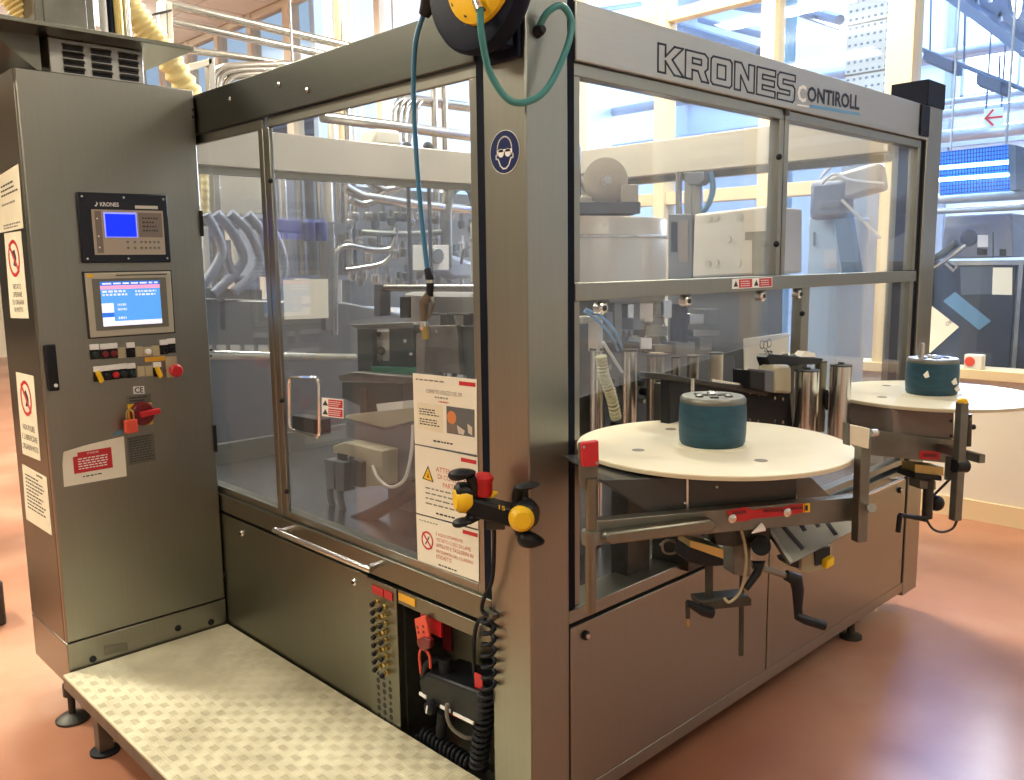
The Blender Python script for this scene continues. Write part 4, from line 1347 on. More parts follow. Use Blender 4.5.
rc(MB().lathe(A2(962.5, 403, 0.34), ZUP, [(0.014, 0), (0.014, 0.010), (0.008, 0.015)], 14), 'sensor_tip', 'yellow', parent=sp)
rc(MB().cyl(A2(968.5, 414, 0.34), A2(967.5, 446, 0.34), 0.010, n=12), 'side_tube', 'iron', parent=sp)
rc(MB().cyl(A2(958, 427, 0.34), A2(974, 427, 0.34), 0.008, n=12), 'clamp_screw', 'black_plastic', parent=sp)
rc(MB().cyl(A2(954, 466, 0.34), A2(966, 466, 0.34), 0.019, n=14), 'post_clamp', 'black_plastic', parent=sp)
rc(MB().obox(A2(949, 468, 0.32), U1*0.008, ZUP*0.035, N1*0.008), 'stub', 'zinc', parent=sp)
rc(slab(A2, [(915, 464), (944, 467), (944, 476), (915, 474)], 0.15, 0.06, N1), 'brass_block', 'brass', 0.002)
rc(slab(A2, [(915, 473), (942, 476), (942, 481), (915, 479)], 0.16, 0.08, N1), 'clamp_block', 'black_plastic', 0.002)
rc(MB().cyl(A2(929, 478, 0.12), A2(927, 518, 0.12), 0.016, n=14), 'guide_column', 'iron')
rc(slab(A2, [(920, 480), (936, 481), (936, 490), (920, 489)], 0.13, 0.05, N1), 'guide_block', 'zinc', 0.002)
rc(MB().ball(A2(936, 503, 0.10), 0.026), 'knob', 'black_plastic')
c2k = rc(MB().tube([A2(926, 519, 0.15), A2(912, 517, 0.16), A2(900, 515, 0.17)], [0.010, 0.007, 0.007], 10), 'crank_arm', 'black_plastic')
rc(MB().cyl(A2(900, 515, 0.17), A2(898, 532, 0.17), 0.008, n=12), 'crank_grip', 'black_plastic', parent=c2k)
rc(MB().tube(spl([A2(957, 520, 0.19), A2(953, 528, 0.18), A2(943, 532, 0.18), A2(933, 529, 0.17), A2(926, 519, 0.16)], 6), 0.004, 8), 'cable', 'iron')
rc(MB().tube(spl([A2(954, 475, 0.19), A2(944, 485, 0.17), A2(933, 496, 0.15)], 6), 0.004, 8), 'cable', 'ink')
rc(MB().bar((C2.x, C2.y, 0.96), (C2.x+0.1, 0.0, 0.96), 0.05, 0.03), 'mounting_arm', 'iron')

rc(MB().obox((A2(956, 452, 0.34)+A2(956, 452, 0.15))/2, N1*0.10, U1*0.010, ZUP*0.012), 'post_arm', 'zinc', parent=sp)
pn_ = C2+V((-0.045, 0.02, 0.118))
rc(MB().cyl(pn_, pn_+ZUP*0.05, 0.008, n=12), 'drum_pin', 'steel_bright')

# ================================================================== label applicator behind the near disc
ap = thing('label_applicator', (0.8, 0.16, 0.66), 'black label applicator unit with steel rollers behind the near reel table', 'applicator')


def AY(px, py, y):
    return PY(px, py, y)


def ab(mb, name, mt, bev=0.0, parent=None):
    return mb.build(name, mt, parent or ap, bev)


def slabY(pts, y, depth):
    return MB().prism([PY(px, py, y) for (px, py) in pts], (0, depth, 0))


AYF = -0.03
pl_ = ab(slabY([(669, 377), (790, 391), (793, 430), (760, 430), (669, 426)], AYF, 0.03), 'side_plate', 'black_plastic', 0.003)
for (x, y) in ((749, 393), (758, 394), (774, 398), (782, 399), (749, 420), (757, 421), (774, 421), (782, 422)):
    p = PY(x, y, AYF)
    ab(MB().cyl(p, p-V((0, 0.004, 0)), 0.0055, n=10), 'bolt', 'steel_bright', parent=pl_)
ab(slabY([(668, 374), (768, 391), (768, 396), (668, 380)], AYF-0.01, 0.10), 'guide_bar', 'iron', 0.003)
ab(slabY([(712, 379), (745, 384), (745, 386), (712, 381.5)], AYF-0.012, 0.004), 'guide_edge', 'steel_bright')
ab(slabY([(750, 370), (765, 372), (765, 391), (750, 388)], AYF-0.03, 0.06), 'motor_block', 'black_plastic', 0.003)
ab(slabY([(765, 370), (774, 371), (774, 393), (765, 391)], AYF-0.03, 0.06), 'spacer', 'motor_grey', 0.002)
ab(slabY([(774, 368), (779, 365), (790, 365), (792, 369), (792, 394), (774, 393)], AYF-0.03, 0.06), 'roller_cover', 'box_beige', 0.01)


def roller(px, y0, y1, hw, y, mt='steel_bright', arm=True):
    p, q = PY(px, y1, y), PY(px, y0, y)
    p = V((q.x, q.y, p.z))
    r = hw*ray_depth(q)/FPX
    o = ab(MB().lathe(p, ZUP, [(r, 0), (r, (q-p).length)], 28), 'roller', mt)
    ab(MB().lathe(q, ZUP, [(r*1.02, 0), (r*1.02, 0.004), (r*0.3, 0.006), (r*0.3, 0.012)], 24), 'roller_cap', 'iron', parent=o)
    if arm:
        ab(MB().tube([q+ZUP*0.006, q+V((-r*1.5, 0.0, 0.006)), q+V((-r*1.5, 0.0, -0.06))], 0.003, 8), 'roller_arm', 'iron', parent=o)
    return o


def ray_depth(p):
    return (p-CAM).dot(_fw)


roller(807, 371, 436, 12, -0.06)
o = roller(841, 366, 436, 10.5, -0.20)
p = PY(841, 410, -0.20)
ab(MB().lathe(V((o.location.x if False else PY(841, 366, -0.20).x, p.y, p.z)), ZUP, [(0.029, -0.006), (0.029, 0.006)], 24), 'roller_band', 'black_plastic', parent=o)
roller(821, 362, 430, 6, -0.02, 'steel_shaded', False)
ab(slabY([(767, 358), (770, 354), (822, 358), (822, 364), (790, 366), (772, 372)], AYF, 0.04), 'drive_cover', 'black_plastic', 0.004)
for (x, y) in ((785, 355), (793, 356), (812, 356)):
    p = PY(x, y+1, AYF+0.02)
    ab(MB().lathe(p, ZUP, [(0.011, -0.006), (0.011, 0.006), (0.006, 0.010)], 14), 'cover_nut', 'zinc')
ab(MB().prism([PY(800, 357, AYF), PY(806, 351, AYF), PY(815, 353, AYF), PY(816, 357, AYF)], (0, 0.03, 0)), 'rag', 'white_paper')
ab(MB().ball(PY(827, 400, -0.05), 0.024, sc=(0.5, 0.5, 1.5)), 'tension_knob', 'black_plastic')
ab(MB().cyl(PY(692, 394, -0.06), PY(692, 379, -0.06), 0.007, n=12), 'pin', 'steel_bright')
ab(B((0.62, -0.03, 0.66), (0.70, 0.10, 1.20)), 'stand', 'iron')
ab(B((0.62, -0.03, 1.10), (1.10, 0.0, 1.16)), 'carrier_beam', 'iron')

# board with scribbles
sh = qy(0.22, (744, 338.7), (789, 332.8), (789, 385), (745, 389))
t = thing('note_board', sh.at(0.5, 1, 0), 'pale board with scribbled handwriting behind the applicator', 'board')
sh.rect(0, 0, 1, 1, -0.004, 0.0).build('board', 'white_paper', t, 0.001)
m_ = MB()
for (u, v) in ((0.38, 0.16), (0.46, 0.18), (0.54, 0.15)):
    sh.ring(u, v, 0.016, 0.003, 0.0002, 0.0008, m_, n=14)
for (u, v) in ((0.48, 0.32), (0.56, 0.34), (0.47, 0.43)):
    sh.stroke([(u-0.06, v-0.03), (u+0.05, v-0.02), (u-0.04, v+0.03), (u+0.06, v+0.04), (u+0.01, v-0.05)], 0.003, 0.0002, 0.0008, m_, closed=False)
m_.build('handwriting', 'ink', t)

# ================================================================== hose reel, hoses and blow gun
rc0 = PX(471, -22, -0.085)
hr = thing('hose_reel', (-0.10, rc0.y, rc0.z-0.16), 'black hose reel with yellow face mounted high on the corner post', 'hose reel')
MB().lathe((-0.030, rc0.y, rc0.z), (-1, 0, 0), [(0.135, 0), (0.150, 0.008), (0.156, 0.02), (0.156, 0.040), (0.148, 0.052), (0.125, 0.058)], 48).build('casing', 'blue_black', hr)
yf = MB().lathe((-0.087, rc0.y-0.032, rc0.z), (-1, 0, 0), [(0.104, 0), (0.102, 0.010), (0.085, 0.020), (0.04, 0.026)], 40).build('face', 'yellow', hr)
MB().lathe((-0.110, rc0.y-0.032, rc0.z), (-1, 0, 0), [(0.022, 0), (0.020, 0.010), (0.012, 0.016)], 20).build('hub_cap', 'amber', yf)
for a in (250, 290, 215, 325):
    MB().cyl((-0.098, rc0.y-0.032+0.085*math.cos(R(a)), rc0.z+0.085*math.sin(R(a))), (-0.106, rc0.y-0.032+0.085*math.cos(R(a)), rc0.z+0.085*math.sin(R(a))), 0.006, n=10).build('face_screw', 'ink', yf)
B((-0.06, 0.02, 2.02), (-0.012, 0.075, 2.30)).build('bracket', 'blue_black', hr, 0.006)
B((-0.012, 0.01, 2.0), (0.0, 0.125, 2.36)).build('wall_plate', 'blue_black', hr, 0.003)
oc = PX(424, 13, -0.06)
MB().tube([oc+V((0, -0.05, 0.05)), oc+V((0, -0.02, 0.02)), oc+V((0, 0, -0.005))], [0.03, 0.022, 0.014], 12).build('outlet', 'black_plastic', hr)
MB().tube([PX(476, 0, -0.12), PX(480, 10, -0.12)], 0.010, 12).build('inlet_fitting', 'steel_bright', hr)
# blue drop hose with the blow gun at its end
pts = [oc] + [PX(x, y, -0.06) for (x, y) in ((416, 40), (413.5, 80), (415, 130), (419, 190), (424, 240), (427.5, 270))]
tag(MB().tube(spl(pts, 8), 0.0062, 10).build('air_hose', 'blue_hose'), 'thin blue air hose hanging from the hose reel', 'hose')
lo = [PX(480, 8, -0.12), PX(482, 38, -0.11), PX(491, 75, -0.075), PX(513, 102, -0.035), PY(543, 93, -0.03), PY(564, 55, -0.05), PY(571.5, 24, -0.05), PY(562, 6, -0.045), PY(547, 13, -0.03), PY(537, 32, 0.0)]
tag(MB().tube(spl(lo, 10), 0.0078, 12).build('supply_hose', 'teal_hose'), 'teal supply hose looping from the reel into the corner post', 'hose')
e_ = PY(537, 32, 0.0)
tag(MB().lathe(e_, (0, -1, 0.2), [(0.014, -0.002), (0.012, 0.012), (0.009, 0.02)], 14).build('hose_grommet', 'black_rubber'), 'black grommet where the teal hose enters the post', 'grommet')
g0 = PX(428, 272, -0.06)
bgun = thing('blow_gun', PX(427, 345, -0.06), 'chrome blow gun hanging on the blue air hose', 'blow gun')
MB().tube([PX(427.5, 269, -0.06), PX(430, 280, -0.06), PX(430, 296, -0.06)], [0.009, 0.011, 0.008], 12).build('swivel', 'black_plastic', bgun)
MB().lathe(PX(430, 283, -0.06), ZUP, [(0.0125, 0), (0.0125, 0.008)], 14).build('swivel_ring', 'steel_bright', bgun)
MB().tube([PX(430, 294, -0.06), PX(424, 302, -0.06), PX(424, 322, -0.06)], [0.012, 0.013, 0.009], 12).build('valve_body', 'zinc', bgun)
MB().tube(spl([PX(431, 297, -0.06), PX(433, 305, -0.06), PX(428, 318, -0.06)], 6), 0.004, 8).build('trigger', 'zinc', bgun)
MB().lathe(PX(424, 326, -0.06), ZUP, [(0.010, -0.010), (0.013, 0.0), (0.010, 0.012)], 12).build('nut', 'steel_bright', bgun)
MB().cyl(PX(425, 326, -0.06), PX(426, 339, -0.06), 0.0095, n=14).build('nozzle', 'brass', bgun)

# ================================================================== hand control clamped on the post
HN = V((-_fw.x, -_fw.y, 0)).normalized()
HU = V((_rt.x, _rt.y, 0)).normalized()
HP = PX(487, 512, -0.06)


def H(px, py, off=0.0):
    return PP(px, py, HP+HN*off, HN)


hc = thing('hand_control', H(490, 530), 'black and yellow hand control with red button clamped on the corner post', 'control')
bd = MB().obox((H(466, 503)+H(520, 517))/2, (H(520, 517)-H(466, 503))/2, ZUP*0.024, HN*0.03).build('body', 'black_plastic', hc, 0.008)
H0 = H(466, 503)
H1_ = H(525, 519)
ax = (H1_-H0).normalized()


def drum(px, py, r, ln, name):
    c = H(px, py, 0.01)
    a = (HU+HN*0.75+ZUP*-0.05).normalized() if name == 'right' else (HU*0.8+HN*-0.55).normalized()
    return c, a


c, a = drum(462, 499, 0, 0, 'left')
MB().lathe(c, -HU+HN*0.3, [(0.028, -0.02), (0.034, -0.005), (0.033, 0.008), (0.024, 0.018)], 24).build('end_knob', 'yellow', hc)
MB().lathe(c+ZUP*0.014, -HU+HN*0.3, [(0.024, -0.022), (0.028, -0.005), (0.027, 0.009), (0.018, 0.017)], 20).build('knob_shell', 'black_plastic', hc)
c = H(526, 514, 0.02)
MB().lathe(c, HU+HN*0.4, [(0.030, -0.025), (0.039, -0.005), (0.038, 0.010), (0.024, 0.026)], 24).build('end_knob', 'black_plastic', hc)
MB().lathe(c-HU*0.012+HN*0.024-ZUP*0.002, HN+HU*0.1, [(0.030, -0.004), (0.030, 0.014), (0.020, 0.026)], 24).build('knob_shell', 'yellow', hc)
MB().lathe(H(483, 494, 0.0), ZUP, [(0.020, -0.004), (0.023, 0.004), (0.023, 0.030), (0.026, 0.034), (0.026, 0.042), (0.018, 0.050)], 24).build('stop_button', 'red', hc)
MB().prism([H(474, 495.5, 0.0)+ZUP*0.0, H(492, 498.5, 0.0), H(498, 493.5, -0.02), H(484, 490, -0.02)], ZUP*0.004).build('button_plate', 'yellow', hc)


def paddle(px, py, hl, hh, tilt, stem):
    c = H(px, py, 0.028)
    u = (HU*math.cos(R(tilt))-ZUP*math.sin(R(tilt)))
    v = (HU*math.sin(R(tilt))+ZUP*math.cos(R(tilt)))
    k = 0.00225
    mb = MB().ball((0, 0, 0), 1.0, 16, 10)
    mb.v = [c+u*(p.x*hl*k)+v*(p.z*hh*k*(1.0-0.35*p.x*(1 if hl > 0 else 0)))+HN*(p.y*0.022) for p in mb.v]
    o = mb.build('lever', 'black_plastic', hc)
    MB().tube(spl([H(*q) for q in stem], 5), 0.0125, 10).build('lever_stem', 'black_plastic', o)


paddle(462, 474, 15, 6.0, -8, [(472, 500, 0.01), (473, 486, 0.015), (470, 476, 0.024)])
paddle(463, 522, 12, 4.6, -12, [(478, 515, 0.01), (472, 518, 0.018), (468, 520, 0.024)])
paddle(527, 486, 14, 3.8, -8, [(518, 508, 0.01), (517, 496, 0.015), (519, 488, 0.024)])
paddle(531, 540, 15, 8.5, 8, [(519, 520, 0.02), (519, 530, 0.022), (523, 537, 0.026)])
MB().obox(H(496, 523, -0.005), HU*0.022, ZUP*0.012, HN*0.02).build('clamp', 'iron', hc, 0.003)
hsn = Sheet(H(498, 503.5, 0.031), H(506, 506, 0.031), H(506, 511.5, 0.031), H(498, 509, 0.031))
hsn.text('15', 0.1, 0.1, 0.9, 0.9, 'yellow', hc, h0=0.002, bold=0.02)
# control cable down the post, then its coiled run
pts = [H(494, 526, 0.0), PX(494, 550, -0.03), PX(492, 580, -0.025), PX(484, 598, -0.025), PX(482, 610, -0.025), PX(488, 616, -0.02)]
tag(MB().tube(spl(pts, 8), 0.0052, 8).build('control_cable', 'black_rubber'), 'black cable running down from the hand control', 'cable')
pts = [PX(486, 617, -0.012), PX(478, 622, -0.012), PX(474, 640, -0.010), PX(474, 665, 0.0), PX(477, 695, 0.03)]
tag(MB().tube(spl(pts, 8), 0.0055, 8).build('pendant_cable', 'black_rubber'), 'straight black cable beside the coiled cable', 'cable')
tag(MB().obox(PX(489, 614, -0.012), V((0, 0.02, 0.004)), V((0.008, 0, 0)), V((0, -0.002, 0.008))).build('cable_clip', 'zinc'), 'grey clip holding the cables below the glass door', 'clip')


def helix(p, q, r, turns, seg=14):
    p, q = V(p), V(q)
    u, w_ = frame_of(q-p)
    n = int(turns*seg)
    return [p+(q-p)*(i/n)+u*(r*math.cos(2*math.pi*i/seg))+w_*(r*math.sin(2*math.pi*i/seg)) for i in range(n+1)]


tag(MB().tube(helix(PX(488, 618, -0.018), PX(489, 690, -0.014), 0.0165, 6.5), 0.0050, 7).build('coiled_cable', 'black_rubber'), 'black coiled cable hanging beside the corner post', 'cable')
tag(MB().tube(helix(PX(487, 692, 0.0), PX(478, 768, 0.02), 0.022, 13), 0.0055, 7).build('coiled_cable', 'black_rubber'), 'tight black cable coil at the foot of the recess', 'cable')
tag(MB().tube(helix(PX(422, 733, 0.03), PX(470, 764, 0.02), 0.018, 12), 0.0055, 7).build('coiled_cable', 'black_rubber'), 'black cable coil lying behind the platform edge', 'cable')
# remote pendant lying in the recess
pd = thing('pendant', PX(450, 715, 0.06), 'black remote control box with joystick in the recess', 'control box')


def slabX(pts, x, depth):
    return MB().prism([PX(px, py, x) for (px, py) in pts], (depth, 0, 0))


pbx = slabX([(418, 680), (426, 673), (478, 692), (484, 700), (480, 722), (472, 726), (422, 700)], -0.02, 0.13).build('case', 'black_plastic', pd, 0.008)
jk = PX(446, 676, 0.02)
MB().lathe(jk, ZUP, [(0.034, -0.012), (0.030, 0.0), (0.022, 0.008), (0.019, 0.014), (0.021, 0.045), (0.017, 0.052)], 20).build('joystick', 'black_plastic', pd)
MB().tube(spl([PX(424, 676, 0.0), PX(428, 664, 0.0), PX(440, 660, 0.03)], 6), 0.012, 10).build('guard_bow', 'black_plastic', pd)
kn = PX(432, 707, -0.022)
MB().lathe(kn, (-1, 0, 0), [(0.020, 0), (0.018, 0.014), (0.012, 0.018)], 18).build('selector', 'black_rubber', pd)
MB().obox(kn+V((-0.019, 0, 0)), V((0.001, 0, 0)), V((0, -0.003, 0.012)), V((0, 0.002, 0.001))).build('selector_mark', 'white_print', pd)
slabX([(419, 692), (426, 696), (426, 699), (419, 695)], -0.023, 0.004).build('white_tag', 'white_print', pd)
slabX([(440, 705), (450, 710), (450, 713), (440, 708)], -0.023, 0.004).build('white_tag', 'white_print', pd)
slabX([(453, 712), (473, 722), (473, 725), (453, 715)], -0.023, 0.004).build('white_tag', 'white_print', pd)
MB().tube(spl([PX(447, 704, -0.03), PX(447, 716, -0.03), PX(452, 728, -0.02), PX(464, 737, 0.0), PX(472, 738, 0.02)], 6), 0.0055, 8).build('loop_cable', 'ink_grey', pd)
MB().tube(spl([PX(443, 712, 0.03), PX(441, 735, 0.03)], 6), 0.016, 10).build('cable_gland', 'black_rubber', pd)
# lockout hasp
lk = thing('lockout_hasp', PX(425, 670, -0.012), 'coral red lockout hasp with pink shackle hanging in the recess', 'lockout hasp')
slabX([(414, 619), (425, 615.5), (429, 637), (425, 644), (417, 640)], -0.016, 0.010).build('body', 'coral', lk, 0.003)
for (x, y) in ((417.5, 627.5), (423, 626.5), (418.5, 632.5), (423.5, 632)):
    p = PX(x, y, -0.0165)
    MB().cyl(p, p+V((-0.001, 0, 0)), 0.0042, n=10).build('hole', 'dark_red', lk)
slabX([(416, 640), (422, 637), (430, 640), (429, 648), (423, 652), (417, 646)], -0.024, 0.018).build('lock', 'dark_red', lk, 0.004)
MB().tube(spl([PX(421, 649, -0.015), PX(419.5, 656, -0.015), PX(421, 673, -0.012)], 5), 0.0040, 8).build('shackle_leg', 'coral', lk)
MB().tube(spl([PX(425, 649, -0.015), PX(429.5, 656, -0.015), PX(430.5, 668, -0.012)], 5), 0.0040, 8).build('shackle_leg', 'coral', lk)

# ================================================================== inside the enclosure
car = thing('bottle_carousel', (1.2, 1.15, 0.66), 'large bottle carousel with cream drum head inside the enclosure', 'carousel')
cc = V((1.2, 1.15, 0))
ch_ = V((1.0, 0.78, 0))
hd = MB().lathe(ch_+ZUP*1.44, ZUP, [(0.30, 0), (0.36, 0.0), (0.36, 0.255), (0.355, 0.262), (0.2, 0.27)], 72).build('drum_head', 'cream_metal', car)
for z in (1.475, 1.63):
    MB().lathe(ch_+ZUP*z, ZUP, [(0.361, 0), (0.365, 0.003), (0.365, 0.009), (0.361, 0.012)], 72).build('drum_band', 'steel_bright', hd)
MB().lathe(cc+ZUP*0.66, ZUP, [(0.60, 0), (0.60, 0.16), (0.56, 0.18), (0.56, 0.24)], 64).build('turntable', 'steel_deck', car)
MB().lathe(cc+ZUP*0.9, ZUP, [(0.30, 0), (0.30, 0.54)], 48).build('column', 'zinc', car)
MB().lathe(cc+ZUP*1.30, ZUP, [(0.50, 0), (0.54, 0.0), (0.54, 0.13), (0.50, 0.14)], 64).build('cam_ring', 'steel_beam', car)
for k in range(20):
    a = 2*math.pi*k/20
    d = V((math.cos(a), math.sin(a), 0))
    st = MB().cyl(cc+d*0.52+ZUP*1.26, cc+d*0.52+ZUP*1.30, 0.022, n=10).build('station', 'steel_bright', car)
    MB().lathe(cc+d*0.52+ZUP*1.20, ZUP, [(0.03, 0), (0.032, 0.03), (0.018, 0.06)], 12).build('centring_bell', 'iron', st)
    MB().cyl(cc+d*0.45+ZUP*0.9, cc+d*0.45+ZUP*1.30, 0.011, n=8).build('guide_rod', 'steel_pipe', st)
    MB().lathe(cc+d*0.52+ZUP*0.90, ZUP, [(0.042, 0), (0.042, 0.02), (0.03, 0.03)], 12).build('bottle_plate', 'zinc', st)
# ring of brush arms between the stations
for k in range(10):
    a = 2*math.pi*(k+0.5)/10
    d = V((math.cos(a), math.sin(a), 0))
    s_ = V((-d.y, d.x, 0))
    MB().obox(cc+d*0.46+ZUP*1.14, d*0.02, s_*0.05, ZUP*0.09).build('smoothing_plate', 'iron' if k % 2 else 'zinc', car)
# drive motor standing on the head
mp_ = PZ(606, 214, 1.712)+V((0.05, 0.05, 0))
mo = thing('drive_motor', mp_, 'cream electric motor with ribbed end cover on the carousel head', 'motor')
ma = V((-0.62, -0.78, 0)).normalized()
MB().lathe(mp_+ZUP*0.115+ma*-0.16, ma, [(0.055, 0), (0.062, 0.02), (0.062, 0.15)], 30).build('housing', 'motor_cream', mo)
ec = MB().lathe(mp_+ZUP*0.115+ma*0.01, ma, [(0.078, 0), (0.078, 0.016), (0.06, 0.028), (0.022, 0.032), (0.022, 0.04)], 30).build('end_cover', 'motor_cream', mo)
MB().lathe(mp_+ZUP*0.115+ma*0.05, ma, [(0.016, 0), (0.014, 0.006)], 20).build('hub', 'steel_bright', ec)
for k in range(12):
    a = 2*math.pi*k/12
    u, w_ = frame_of(ma)
    d = u*math.cos(a)+w_*math.sin(a)
    MB().obox(mp_+ZUP*0.115+ma*-0.07+d*0.066, ma*0.06, d*0.006, d.cross(ma)*0.003).build('fin', 'motor_cream', mo)
ms_ = ma.cross(ZUP)
MB().obox(mp_+ms_*0.11+ZUP*0.15-ma*0.08, ms_*0.04, ma*0.05, ZUP*0.115).build('belt_guard', 'motor_grey', mo, 0.03)
MB().obox(mp_+ZUP*0.02, ms_*0.11, ma*0.08, ZUP*0.02).build('base', 'motor_grey', mo, 0.004)
MB().obox(mp_+ZUP*0.05-ms_*0.08, ms_*0.03, ma*0.05, ZUP*0.05).build('terminal_box', 'motor_cream', mo, 0.004)
MB().obox(mp_+ms_*0.10+ZUP*0.03, ms_*0.05, ma*0.04, ZUP*0.03).build('gear_case', 'motor_cream', mo, 0.004)
bw = thing('blower', mp_+ms_*0.19, 'small round blower beside the cream motor', 'blower')
MB().lathe(mp_+ms_*0.19+ZUP*0.03, ma, [(0.036, -0.03), (0.036, 0.03), (0.015, 0.04)], 24).build('volute', 'steel_pipe', bw)
MB().obox(mp_+ms_*0.19+ZUP*0.035-ma*0.04, ms_*0.042, ma*0.005, ZUP*0.04).build('back_plate', 'zinc', bw)


# cabinets standing behind the carousel
def slabXd(pts, x, depth, name, mt, parent, bev=0.0):
    return MB().prism([PX(px, py, x) for (px, py) in pts], (depth, 0, 0)).build(name, mt, parent, bev)


ec_ = thing('switch_unit', PX(680, 280, 1.95), 'dark grey electric unit beside the cream box in the enclosure', 'electrical unit')
slabXd([(668, 214), (692, 214), (692, 278), (668, 279)], 1.85, 0.2, 'case', 'motor_grey', ec_, 0.004)
slabXd([(671, 222), (677, 222), (677, 252), (671, 252)], 1.848, 0.004, 'window', 'blue_black', ec_)
slabXd([(679, 220), (688, 220), (688, 262), (679, 262)], 1.848, 0.004, 'connector', 'brown_panel', ec_)
slabXd([(668, 276), (768, 272), (768, 440), (668, 440)], 1.9, 0.12, 'pedestal', 'motor_grey', ec_)
wb = thing('white_guard_box', PX(730, 276, 1.95), 'large cream guard box with round marks inside the enclosure', 'guard box')
slabXd([(694, 214), (767, 206), (767, 274), (692, 278)], 1.85, 0.3, 'case', 'cream_panel', wb, 0.01)
for (x, y) in ((709, 219), (716, 218), (740, 217), (728, 239), (708, 264), (716, 263), (738, 263)):
    p = PX(x, y, 1.849)
    MB().cyl(p, p-V((0.003, 0, 0)), 0.016, n=16).build('plug', 'cream_metal', wb)
slabXd([(745, 232), (767, 231), (767, 273), (752, 274), (752, 240), (745, 240)], 1.847, 0.006, 'notch', 'zinc', wb)
vp = thing('lift_column', PX(690, 212, 2.1), 'twin lifting columns with a dark clamp under the rear beam', 'column')
for (x, r) in ((679, 0.016), (697, 0.028)):
    MB().cyl(PX(x, 216, 2.1), PX(x, 172, 2.1), r, n=14).build('rod', 'steel_pipe', vp)
slabXd([(684, 172), (704, 172), (704, 180), (699, 185), (688, 185), (684, 180)], 2.06, 0.06, 'clamp', 'motor_grey', vp, 0.004)
MB().tube(spl([PX(710, 172, 2.1), PX(713, 188, 2.1), (PX(708, 205, 2.1)), PX(700, 214, 2.1)], 6), 0.014, 8).build('hose', 'label_blue', vp)

# polished guide columns, tubes and the pale hose just inside the open front
gc = thing('column_group', PY(640, 440, 0.32)*1.0, 'row of polished vertical guide columns inside the open front', 'guide frame')
for (x0, x1, y0, y1, mt) in ((590, 603, 350, 440, 'steel_bright'), (622, 637, 351, 440, 'steel_bright'), (648, 664, 356, 440, 'steel_pipe'), (672, 680, 358, 400, 'steel_pipe'), (688, 698, 357, 385, 'steel_pipe'), (710, 722, 354, 380, 'cream_metal')):
    a = PY((x0+x1)/2, y0, 0.32)
    bt = PY((x0+x1)/2, y1, 0.32)
    r = (PY(x1, y0, 0.32)-PY(x0, y0, 0.32)).length*0.33
    cl = MB().cyl(V((a.x, a.y, 0.665)), a, r, n=20).build('guide_column', mt, gc)
    MB().lathe(a, ZUP, [(r*1.06, 0), (r*1.06, 0.006)], 20).build('column_cap', 'iron', cl)
slabY([(583, 317), (602, 316), (602, 321), (583, 324)], 0.30, 0.06).build('cross_piece', 'box_beige', gc, 0.002)
slabY([(598, 320), (603, 320), (603, 352), (598, 352)], 0.30, 0.04).build('upright', 'cream_metal', gc, 0.002)
slabY([(616, 343), (640, 342), (640, 350), (616, 351)], 0.36, 0.05).build('manifold', 'blue_black', gc, 0.002)
bk = slabY([(605, 352), (735, 356), (735, 440), (605, 440)], 0.52, 0.03).build('back_plate', 'motor_grey', gc)
for k in range(26):
    x, y = random.uniform(606, 670), random.uniform(358, 432)
    p = PY(x, y, 0.5)
    random.choice([lambda: MB().obox(p, V((random.uniform(.006, .02), 0, 0)), V((0, 0.012, 0)), ZUP*random.uniform(.006, .016)), lambda: MB().cyl(p, p-V((0, 0.03, 0)), random.uniform(.007, .014), n=10)])().build('fitting', random.choice(['zinc', 'steel_bright', 'iron', 'black_plastic']), bk)
ph_ = [PY(601, 356, 0.27), PY(604, 375, 0.27), PY(611, 395, 0.27), PY(616, 418, 0.28)]
sp_ = spl(ph_, 20)
tag(MB().tube(sp_, [0.017+0.0022*math.sin(i*2.2) for i in range(len(sp_))], 10).build('corrugated_hose', 'pale_hose'), 'pale yellow corrugated hose inside the open front', 'hose')
for k, (dx, lb) in enumerate(((0, 'outer'), (-5, 'inner'))):
    tag(MB().tube(spl([PY(586+dx*0.3, 309+k*2, 0.28), PY(603+dx, 318+k*3, 0.28), PY(616+dx, 333+k*3, 0.30), PY(623+dx, 351, 0.34)], 6), 0.0042, 7).build('air_line', 'clear_blue_hose'),
        '%s of two thin blue air lines behind the glass front' % lb, 'tube')
tag(MB().tube([PY(603, 342, 0.27), PY(622, 372, 0.29)], 0.005, 8).build('white_rod', 'white_print'), 'thin white rod beside the pale corrugated hose', 'rod')
# upper stations' pneumatic blocks seen under the drum (right pane)
vb = thing('valve_bank', (0.72, 0.55, 0.9), 'bank of small grey valve blocks under the drum head', 'valve bank')
k = 0
for (x0, x1, y0, y1, mt) in ((628, 634, 304, 318, 'steel_bright'), (640, 653, 303, 322, 'cream_metal'), (656, 661, 303, 316, 'iron'), (664, 672, 300, 318, 'steel_bright'), (633, 645, 318, 330, 'motor_grey'), (641, 652, 338, 349, 'white_print'), (655, 672, 345, 352, 'zinc'), (690, 704, 314, 324, 'steel_bright'), (705, 719, 309, 325, 'motor_grey'), (683, 688, 304, 350, 'blue_black'), (676, 695, 342, 354, 'motor_grey'), (646, 668, 326, 336, 'zinc'), (615, 622, 303, 345, 'zinc'), (606, 613, 312, 350, 'motor_grey'), (694, 720, 330, 336, 'steel_pipe'), (700, 712, 338, 350, 'zinc')):
    slabY([(x0, y0), (x1, y0), (x1, y1), (x0, y1)], 0.50, 0.06).build('valve_block', mt, vb, 0.002)
B((0.6, 0.58, 0.9), (1.0, 0.60, 1.42)).build('back_plate', 'zinc', vb)
# label unit near the platform side
lu = thing('label_transfer_unit', PX(390, 540, 0.42), 'dark green label transfer unit behind the platform side glass', 'label unit')


